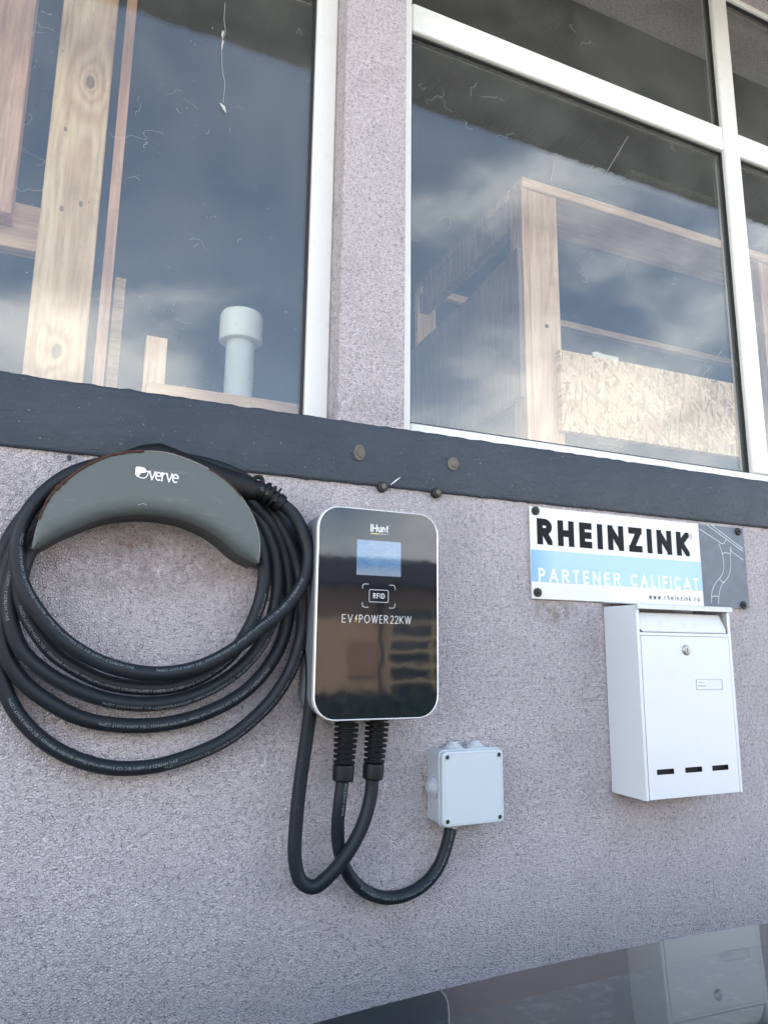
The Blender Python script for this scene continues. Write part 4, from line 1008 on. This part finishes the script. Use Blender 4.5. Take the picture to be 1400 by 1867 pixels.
for lst in ([(1124, 280), (1140, 320), (1148, 360), (1152, 410), (1142, 450), (1104, 500), (1086, 545), (1084, 608)], [(1190, 296), (1188, 345), (1190, 400), (1178, 460), (1142, 505), (1126, 555), (1123, 610)],
            [(1128, 272), (1150, 278), (1165, 252)], [(1143, 332), (1165, 328), (1190, 335)], [(1128, 470), (1140, 488), (1155, 492)], [(1085, 572), (1104, 568), (1125, 572)]): pl += line_polys(cv(sp_(lst)), .0010)
lettering('gutter_drawing', pl, -.0057, M['line'], sg, .0003)
def sscrew(px, py, r=.0075):
    c = at(px, py, -.008); c.y = -.0058
    MB().lathe([(.001, r), (-.002, r), (-.0035, r * .86), (-.0036, r * .45), (-.0055, r * .42), (-.0062, r * .2)], c, 'y', 20).build('screw', M['dark_metal'], sg)
sscrew(977, 931); sscrew(981, 1080); sscrew(1346, 969); sscrew(1356, 1103)

# ================================================================== MAILBOX
mx = empty('mailbox', (.957, 0, 1.39), 'white metal wall mailbox with round lock and three dark slots', 'mailbox')
X0m, X1m, Z0m, Z1m, YM = .8535, 1.0645, 1.3885, 1.6990, -.0795
th = .0012
mb = MB()                                               # folded sheet sides, back and bottom
mb.box(X0m, X0m + th, YM, -.0015, Z0m, Z1m - .004); mb.box(X1m - th, X1m, YM, -.0015, Z0m, Z1m - .004)
mb.box(X0m + th, X1m - th, -.003, -.0015, Z0m, Z1m - .004); mb.box(X0m + th, X1m - th, YM + .004, -.003, Z0m, Z0m + th)
mb.box(X0m + th, X0m + .0065, YM, YM + .0012, Z0m, Z1m - .004); mb.box(X1m - .0065, X1m - th, YM, YM + .0012, Z0m, Z1m - .004)
mb.build('body', M['mail'], mx, bevel=.0005)
# lid: shallow roof with folded front lip
prof = [(-.001, Z1m + .004), (-.050, Z1m + .001), (YM - .004, Z1m - .002), (YM - .0055, Z1m - .0035), (YM - .0055, Z1m - .0105), (YM - .0042, Z1m - .0105), (YM - .0042, Z1m - .0045), (-.050, Z1m - .0005), (-.001, Z1m + .0025)]
n = len(prof); xa, xb = X0m - .0015, X1m + .0025
MB().add([(xa, y, z) for y, z in prof] + [(xb, y, z) for y, z in prof], [tuple(range(n)), tuple(range(2 * n - 1, n - 1, -1))] + [(i, i + n, (i + 1) % n + n, (i + 1) % n) for i in range(n)]).build('lid', M['mailtop'], mx, bevel=.0004)
# letter flap, sloping inward at its top, with clipped lower corners
fx0, fx1 = X0m + .008, X1m - .008; zf0, zf1 = 1.6515, 1.6835
outl = [(fx0 + .001, zf1, 1.0), (fx1 - .005, zf1, 1.0), (fx1 - .0005, zf0 + .006, .1), (fx1 - .004, zf0, 0.0), (fx0 + .006, zf0, 0.0), (fx0, zf0 + .005, .1)]
vs_ = [(x, YM + .001 + .010 * s, z) for x, z, s in outl] + [(x, YM + .0025 + .010 * s, z) for x, z, s in outl]; n = 6
obj('letter_flap', vs_, [tuple(range(n)), tuple(range(2 * n - 1, n - 1, -1))] + [(i, i + n, (i + 1) % n + n, (i + 1) % n) for i in range(n)], M['mailtop'], mx, bevel=.0004)
MB().tube([Vector((fx0 + .004, YM + .0012, zf0 + .001)), Vector((fx1 - .003, YM + .0012, zf0 + .001))], .0014, 8).build('flap_roll', M['mailtop'], mx, smooth=True)
MB().box(X0m + .0066, X1m - .0066, YM + .0005, YM + .0017, 1.6458, 1.6505).build('crosspiece', M['mail'], mx)
# door with three real slots
dz0, dz1 = Z0m + .001, 1.6450
slots = [(.8785, .9150, 1.4262, 1.4345), (.9385, .9758, 1.4262, 1.4345), (.9980, 1.0350, 1.4262, 1.4345)]
v_, f_ = holed_panel(X0m + .0075, X1m - .0075, dz0, dz1, slots, YM - .0002, YM + .0008)
obj('door', v_, f_, M['mail'], mx, bevel=.0003)
MB().box(X0m + .004, X1m - .004, YM + .006, YM + .007, 1.40, 1.648).build('slot_dark_sheet', M['black'], mx)  # black sheet added behind the slots to stand for the dark inside
c = Vector((.9577, YM, 1.6227))
lk = MB().lathe([(.0, .0088), (-.0016, .0088), (-.0030, .0076), (-.0034, .0060), (-.0028, .0056), (-.0032, .0054), (-.0036, .0030)], c, 'y', 28).build('lock', M['steel'], mx, smooth=True)
lk.data.set_sharp_from_angle(angle=R(35))
MB().box(c.x - .0006, c.x + .0006, c.y - .0040, c.y - .0030, c.z - .0032, c.z + .0032).build('keyhole', M['black'], mx)
v_, f_ = holed_panel(.9748, 1.0350, 1.5570, 1.5745, [(.9760, 1.0338, 1.5582, 1.5733)], YM - .0010, YM - .0001)
obj('name_frame', v_, f_, M['jb_mark'], mx)
MB().box(.9761, 1.0337, YM - .0005, YM - .0002, 1.5583, 1.5732).build('name_card', M['paper'], mx)
MB().box(.9770, .9990, YM - .0008, YM - .0006, 1.5590, 1.5725).build('name_sticker', M['pale'], mx)
pl = []; rnd = random.Random(5)
for row, (zz, a_, b_) in enumerate(((1.5672, .9800, .9930), (1.5618, .9785, .9965))):
    x = a_
    while x < b_: w_ = .0007 + rnd.random() * .0008; pl += line_polys([(x, zz), (x + w_, zz + .0028)], .0004) + line_polys([(x, zz + .0024), (x + w_, zz + .0024)], .0004); x += w_ + .0007
lettering('name_print', pl, YM - .0008, M['ink'], mx, .0001)

# ================================================================== CAR (its glass roof is in the lower right corner)
car = empty('parked_car', (.1, -1.3, 0), 'dark grey car with a black edged glass roof, parked along the wall', 'car')
KX, KY, KZ = .486, -1.045, 1.3847
SX = .35
def roofz(x, y): return KZ - .039 * (x - KX) ** 2 - .033 * (y - KY) ** 2
def yedge(x, s=1):      # wall-side and far-side edge of the roof glass
    w = .567 - .14 * (x - .45) ** 2
    return KY + s * w
def roof_patch(name, x0, x1, fa, fb, m, lift=0.0, nx=40, ny=24, th=.004):
    vs_ = []; fs = []
    for i in range(nx + 1):
        x = x0 + (x1 - x0) * i / nx; ya, yb = fa(x), fb(x)
        for k in range(ny + 1):
            y = ya + (yb - ya) * k / ny; vs_.append((x, y, roofz(x, y) + lift))
    nn = (nx + 1) * (ny + 1)
    vs_ += [(a, b, c - th) for a, b, c in vs_]
    for i in range(nx):
        for k in range(ny):
            a = i * (ny + 1) + k; q = (a, a + ny + 1, a + ny + 2, a + 1); fs.append(q); fs.append(tuple(j + nn for j in q[::-1]))
    def idx(i, k): return i * (ny + 1) + k
    for i in range(nx):
        for k in (0, ny): fs.append((idx(i, k), idx(i + 1, k), idx(i + 1, k) + nn, idx(i, k) + nn))
    for k in range(ny):
        for i in (0, nx): fs.append((idx(i, k), idx(i, k + 1), idx(i, k + 1) + nn, idx(i, k) + nn))
    o_ = obj(name, vs_, fs, m, car, smooth=True); o_.data.set_sharp_from_angle(angle=R(30)); return o_
BW = .040
roof_patch('roof_glass', -.62 + SX, .98 + SX, lambda x: yedge(x, -1) + BW, lambda x: yedge(x, 1) - BW, M['cglass'])
roof_patch('glass_band', -.62 + SX, .98 + SX, lambda x: yedge(x, 1) - BW + .00005, lambda x: yedge(x, 1), M['frit'], 0, 60, 4)
roof_patch('glass_band', -.62 + SX, .98 + SX, lambda x: yedge(x, -1), lambda x: yedge(x, -1) + BW - .00005, M['frit'], 0, 60, 4)
# body: cross-sections along x (front of the car to the right)
st = []   # x, top z, half width at the shoulder, roof half width, belt z, underside z
prof_st = [(-2.05, .78, .62, .50, .72, .35), (-1.98, 1.02, .78, .60, .86, .26), (-1.75, 1.20, .82, .60, .92, .22), (-1.40, 1.36, .84, .59, .94, .20), (-.95, 1.415, .86, .58, .94, .18), (-.62, 1.430, .87, .575, .94, .18), (0, 1.4372, .87, .575, .93, .18), (.6, 1.425, .87, .575, .92, .18),
           (.98, 1.405, .87, .57, .92, .18), (1.30, 1.28, .87, .59, .92, .18), (1.75, 1.06, .87, .64, .91, .18), (1.95, .95, .87, .70, .88, .18), (2.35, .90, .86, .72, .80, .20), (2.75, .82, .80, .66, .70, .22), (2.92, .66, .68, .56, .56, .28)]
prof_st = [(x + SX, (roofz(x + SX, KY) if -.7 < x < 1.0 else zt2 * .964), hw, rw, zb2, zu) for x, zt2, hw, rw, zb2, zu in prof_st]
vs_ = []; fs_ = []; sec_n = 0
for (x, zt2, hw, rw, zb2, zu) in prof_st:
    zt3 = zt2 - .030
    half = [(0, zt3), (rw * .6, zt3 - .008), (rw * .93, zt3 - .020), (rw * 1.0, zt3 - .040), (rw + (hw - rw) * .45, (zt3 + zb2) / 2 + .02 * (zt3 - zb2)), (hw - .02, zb2), (hw, zb2 - .05), (hw + .01, (zb2 + zu) / 2), (hw - .02, zu + .08), (hw - .08, zu), (0, zu)]
    half = [(a, min(b, zt3)) for a, b in half]
    ring = [(x, KY + a, b) for a, b in half] + [(x, KY - a, b) for a, b in half[-2:0:-1]]
    sec_n = len(ring); vs_ += ring
for i in range(len(prof_st) - 1):
    for k in range(sec_n): fs_.append((i * sec_n + k, (i + 1) * sec_n + k, (i + 1) * sec_n + (k + 1) % sec_n, i * sec_n + (k + 1) % sec_n))
fs_ += [tuple(range(sec_n)), tuple(range((len(prof_st) - 1) * sec_n, len(prof_st) * sec_n))]
o = obj('body', vs_, fs_, M['paint'], car, smooth=True); o.data.set_sharp_from_angle(angle=R(38))
def interp(x):
    for a, b in zip(prof_st, prof_st[1:]):
        if a[0] <= x <= b[0]:
            f = (x - a[0]) / (b[0] - a[0]); return [p + (q - p) * f for p, q in zip(a, b)]
def sideq(x, f, s, out_=.004):      # point on the side between roof rail (0) and belt (1)
    _, zt2, hw, rw, zb2, _z = interp(x); zt3 = zt2 - .03
    mid = (rw + (hw - rw) * .45, (zt3 + zb2) / 2 + .02 * (zt3 - zb2))
    if f < .5: a, b, g2 = (rw, zt3 - .04), mid, f * 2
    else: a, b, g2 = mid, (hw - .02, zb2), f * 2 - 1
    return Vector((x, KY + s * (a[0] + (b[0] - a[0]) * g2 + out_), a[1] + (b[1] - a[1]) * g2))
for s in (1, -1):
    for (xa, xb, f0a, f0b) in ((-1.35 + SX, -.42 + SX, .35, .08), (-.36 + SX, .55 + SX, .08, .08), (.61 + SX, 1.45 + SX, .08, .62)):
        vs_ = []; nn = 10
        for i in range(nn + 1):
            x = xa + (xb - xa) * i / nn; f0 = f0a + (f0b - f0a) * max(0, (i / nn - .4) / .6) if f0b > .3 else (f0a + (f0b - f0a) * min(1, i / nn * 1.6))
            vs_ += [sideq(x, f0, s), sideq(x, .5, s) if f0 < .5 else sideq(x, f0 + .01, s), sideq(x, .95, s)]
        fs = [(i * 3 + k, i * 3 + 3 + k, i * 3 + 4 + k, i * 3 + 1 + k) for i in range(nn) for k in range(2)]
        o = obj('side_window', vs_, fs, M['sidewin'], car, smooth=True); o.modifiers.new('t', 'SOLIDIFY').thickness = .004
    for xh in (-.40 + SX, .58 + SX):
        p = sideq(xh - .12, 1.0, s, .03); MB().box(p.x - .09, p.x + .09, p.y - .012, p.y + .012, p.z - .11, p.z - .085).build('door_handle', M['paint'], car, bevel=.008)
    p = sideq(1.28 + SX, .95, s, .09); MB().box(p.x - .06, p.x + .08, p.y - .09, p.y + .08, p.z + .0, p.z + .13).build('wing_mirror', M['paint'], car, bevel=.03, seg=4)
    for xw in (-1.35 + SX, 1.95 + SX):
        yo = KY + s * .80; wh = empty('wheel', (xw, yo, .32), parent=car)
        o = MB().lathe([(-.11, .21), (-.11, .30), (-.085, .318), (.085, .318), (.11, .30), (.11, .21)], (xw, yo, .32), 'y', 40).build('tyre', M['tyre'], wh, smooth=True); o.data.set_sharp_from_angle(angle=R(40))
        mb = MB(); mb.lathe([(-.09, .212), (.112 * 1, .212), (.112, .19), (.06, .18), (-.09, .18)], (xw, yo, .32), 'y', 36, cap=False)
        mb.lathe([(s * .06, .06), (s * .105, .055)], (xw, yo, .32), 'y', 20)
        for k in range(5):
            a = R(72 * k + 10); d1 = Vector((math.cos(a), 0, math.sin(a))); d2 = Vector((-math.sin(a), 0, math.cos(a))); c0 = Vector((xw, yo + s * .085, .32))
            mb.add([c0 + d1 * .04 + d2 * .03, c0 + d1 * .04 - d2 * .03, c0 + d1 * .19 - d2 * .02, c0 + d1 * .19 + d2 * .02] + [q + Vector((0, s * .018, 0)) for q in (c0 + d1 * .04 + d2 * .03, c0 + d1 * .04 - d2 * .03, c0 + d1 * .19 - d2 * .02, c0 + d1 * .19 + d2 * .02)],
                   [(0, 1, 2, 3), (7, 6, 5, 4), (0, 4, 5, 1), (1, 5, 6, 2), (2, 6, 7, 3), (3, 7, 4, 0)])
        mb.build('rim', M['alloy'], wh)
    c = Vector((2.80 + SX, KY + s * .58, .66)); MB().lathe([(0, .02), (.05, .09), (.10, .10), (.12, .07)], c + Vector((-.05, 0, 0)), 'x', 20).build('headlight', M['lamp'], car, smooth=True)
    MB().box(-2.06 + SX, -1.96 + SX, KY + s * .58 - .10, KY + s * .58 + .08, .74, .90).build('tail_light', M['redlamp'], car, bevel=.02)
vs_ = []
for i in range(7):
    f = i / 6; x = 1.02 + SX + f * .70; z = interp(x)[1] - .024; hw = .50 + .06 * f
    vs_ += [(x, KY - hw, z), (x, KY - hw * .5, z + .003), (x, KY, z + .004), (x, KY + hw * .5, z + .003), (x, KY + hw, z)]
o = obj('windscreen', vs_, [(i * 5 + k, i * 5 + k + 1, i * 5 + 6 + k, i * 5 + 5 + k) for i in range(6) for k in range(4)], M['sidewin'], car, smooth=True)
MB().box(2.86 + SX, 2.94 + SX, KY - .26, KY + .26, .42, .52).build('number_plate', M['wht_print'], car, bevel=.004)

# ================================================================== ACROSS THE ROAD
ob = empty('ochre_house', (9, -14, 0), 'ochre rendered house with dark tiled roof across the road', 'house')
FY = -13.5
wins = [(6.40, 9.6, .6, 2.5), (1.2, 2.6, .9, 2.2), (11.5, 13.2, .9, 2.2)]
v_, f_ = holed_panel(-3, 16, 0, 3.0, wins, FY - .3, FY); obj('wall', v_, f_, M['beige'], ob)
MB().box(-3, 16, FY - 8, FY - .35, 0, 2.9).build('rear_block', M['beige'], ob)
mb = MB(); mb.add([(-3.6, FY + .6, 2.95), (16.6, FY + .6, 2.95), (16.6, FY - 8.6, 2.95), (-3.6, FY - 8.6, 2.95), (1.0, FY - 4, 4.1), (12.0, FY - 4, 4.1)], [(0, 1, 5, 4), (1, 2, 5), (2, 3, 4, 5), (3, 0, 4), (0, 3, 2, 1)]); mb.build('roof', M['tile'], ob)
MB().box(5.45, 6.05, FY, FY + .05, 1.0, 1.75).build('brick_panel', M['brick'], ob)
MB().lathe([(0, .06), (3.0, .06)], (6.15, FY + .12, 0), 'z', 12).build('downpipe', M['tile'], ob)
for (a, b, c, d) in wins:
    w = empty('window', ((a + b) / 2, FY, c), parent=ob)
    MB().box(a, b, FY - .18, FY - .16, c, d).build('pane', M['dglass'], w)
    mb = MB(); nb = 6
    for k in range(nb + 1): z = c + (d - c) * k / nb; mb.box(a, b, FY - .08, FY - .04, z - .035, z + .035)
    for k in range(4): x = a + (b - a) * k / 3; mb.box(x - .03, x + .03, FY - .039, FY - .015, c, d)
    mb.build('bars', M['bars'], w)
hd = empty('clipped_hedge', (6.5, -12.6, 0), 'low dark clipped hedge in front of the ochre house', 'hedge')
mb = MB(); rnd = random.Random(11)
for k in range(9000):
    p = Vector((rnd.uniform(3.2, 12.5), -12.6 + rnd.uniform(-.35, .35), rnd.uniform(.02, .72 + .08 * math.sin(k))))
    u = Vector((rnd.gauss(0, 1), rnd.gauss(0, 1), rnd.gauss(0, 1))).normalized(); w = u.orthogonal().normalized(); q_ = .05 + rnd.random() * .04
    mb.add([p + u * q_, p + w * q_ * .6, p - u * q_, p - w * q_ * .6], [(0, 1, 2, 3)])
mb.build('foliage', M['leaf'], hd)
mb = MB()
for k in range(24): x = 3.4 + k * .39; mb.tube([Vector((x, -12.6, 0)), Vector((x + .05, -12.6, .9))], .02, 6)
mb.build('stems', M['bark'], hd)
def tree(x, y, h, r, label, seed):
    t = empty('broadleaf_tree', (x, y, 0), label, 'tree', 'trees across the road'); rnd = random.Random(seed)
    pts = [Vector((x + .1 * math.sin(i), y + .1 * math.cos(i * 1.3), h * .62 * i / 6)) for i in range(7)]
    mb = MB(); mb.tube(pts, [r * .11 * (1 - .09 * i) for i in range(7)], 10)
    for k in range(7):
        a = rnd.uniform(0, 6.28); b0 = pts[rnd.randint(3, 6)]; mb.tube([b0, b0 + Vector((math.cos(a) * r * .35, math.sin(a) * r * .35, h * .12)), b0 + Vector((math.cos(a) * r * .7, math.sin(a) * r * .7, h * .2))], [.07, .05, .02], 6)
    mb.build('trunk', M['bark'], t)
    mb = MB()
    cl = [(rnd.uniform(-1, 1), rnd.uniform(-1, 1), rnd.uniform(-.8, 1)) for _ in range(34)]
    for k in range(5200):
        c = cl[rnd.randrange(34)]; q = Vector((rnd.gauss(0, .22), rnd.gauss(0, .22), rnd.gauss(0, .18)))
        v = Vector(c)
        if v.length > 1: v.normalize()
        p = Vector((x, y, h * .68)) + Vector(((v.x + q.x) * r, (v.y + q.y) * r, (v.z + q.z) * h * .30))
        u = Vector((rnd.gauss(0, 1), rnd.gauss(0, 1), rnd.gauss(0, 1))).normalized(); w = u.orthogonal().normalized(); s = .09 + rnd.random() * .08
        mb.add([p + u * s, p + w * s * .6, p - u * s, p - w * s * .6], [(0, 1, 2, 3)])
    mb.build('crown', M['leaf'], t)
tree(15.5, -12.0, 5.2, 2.0, 'dark broadleaf tree to the right of the ochre house', 1)
tree(4.0, -24.0, 6.0, 2.6, 'tall dark broadleaf tree rising behind the ochre house', 2)
tree(-6.0, -13.0, 5.5, 2.2, 'dark broadleaf tree to the left of the ochre house', 3)
bpy.context.view_layer.update()
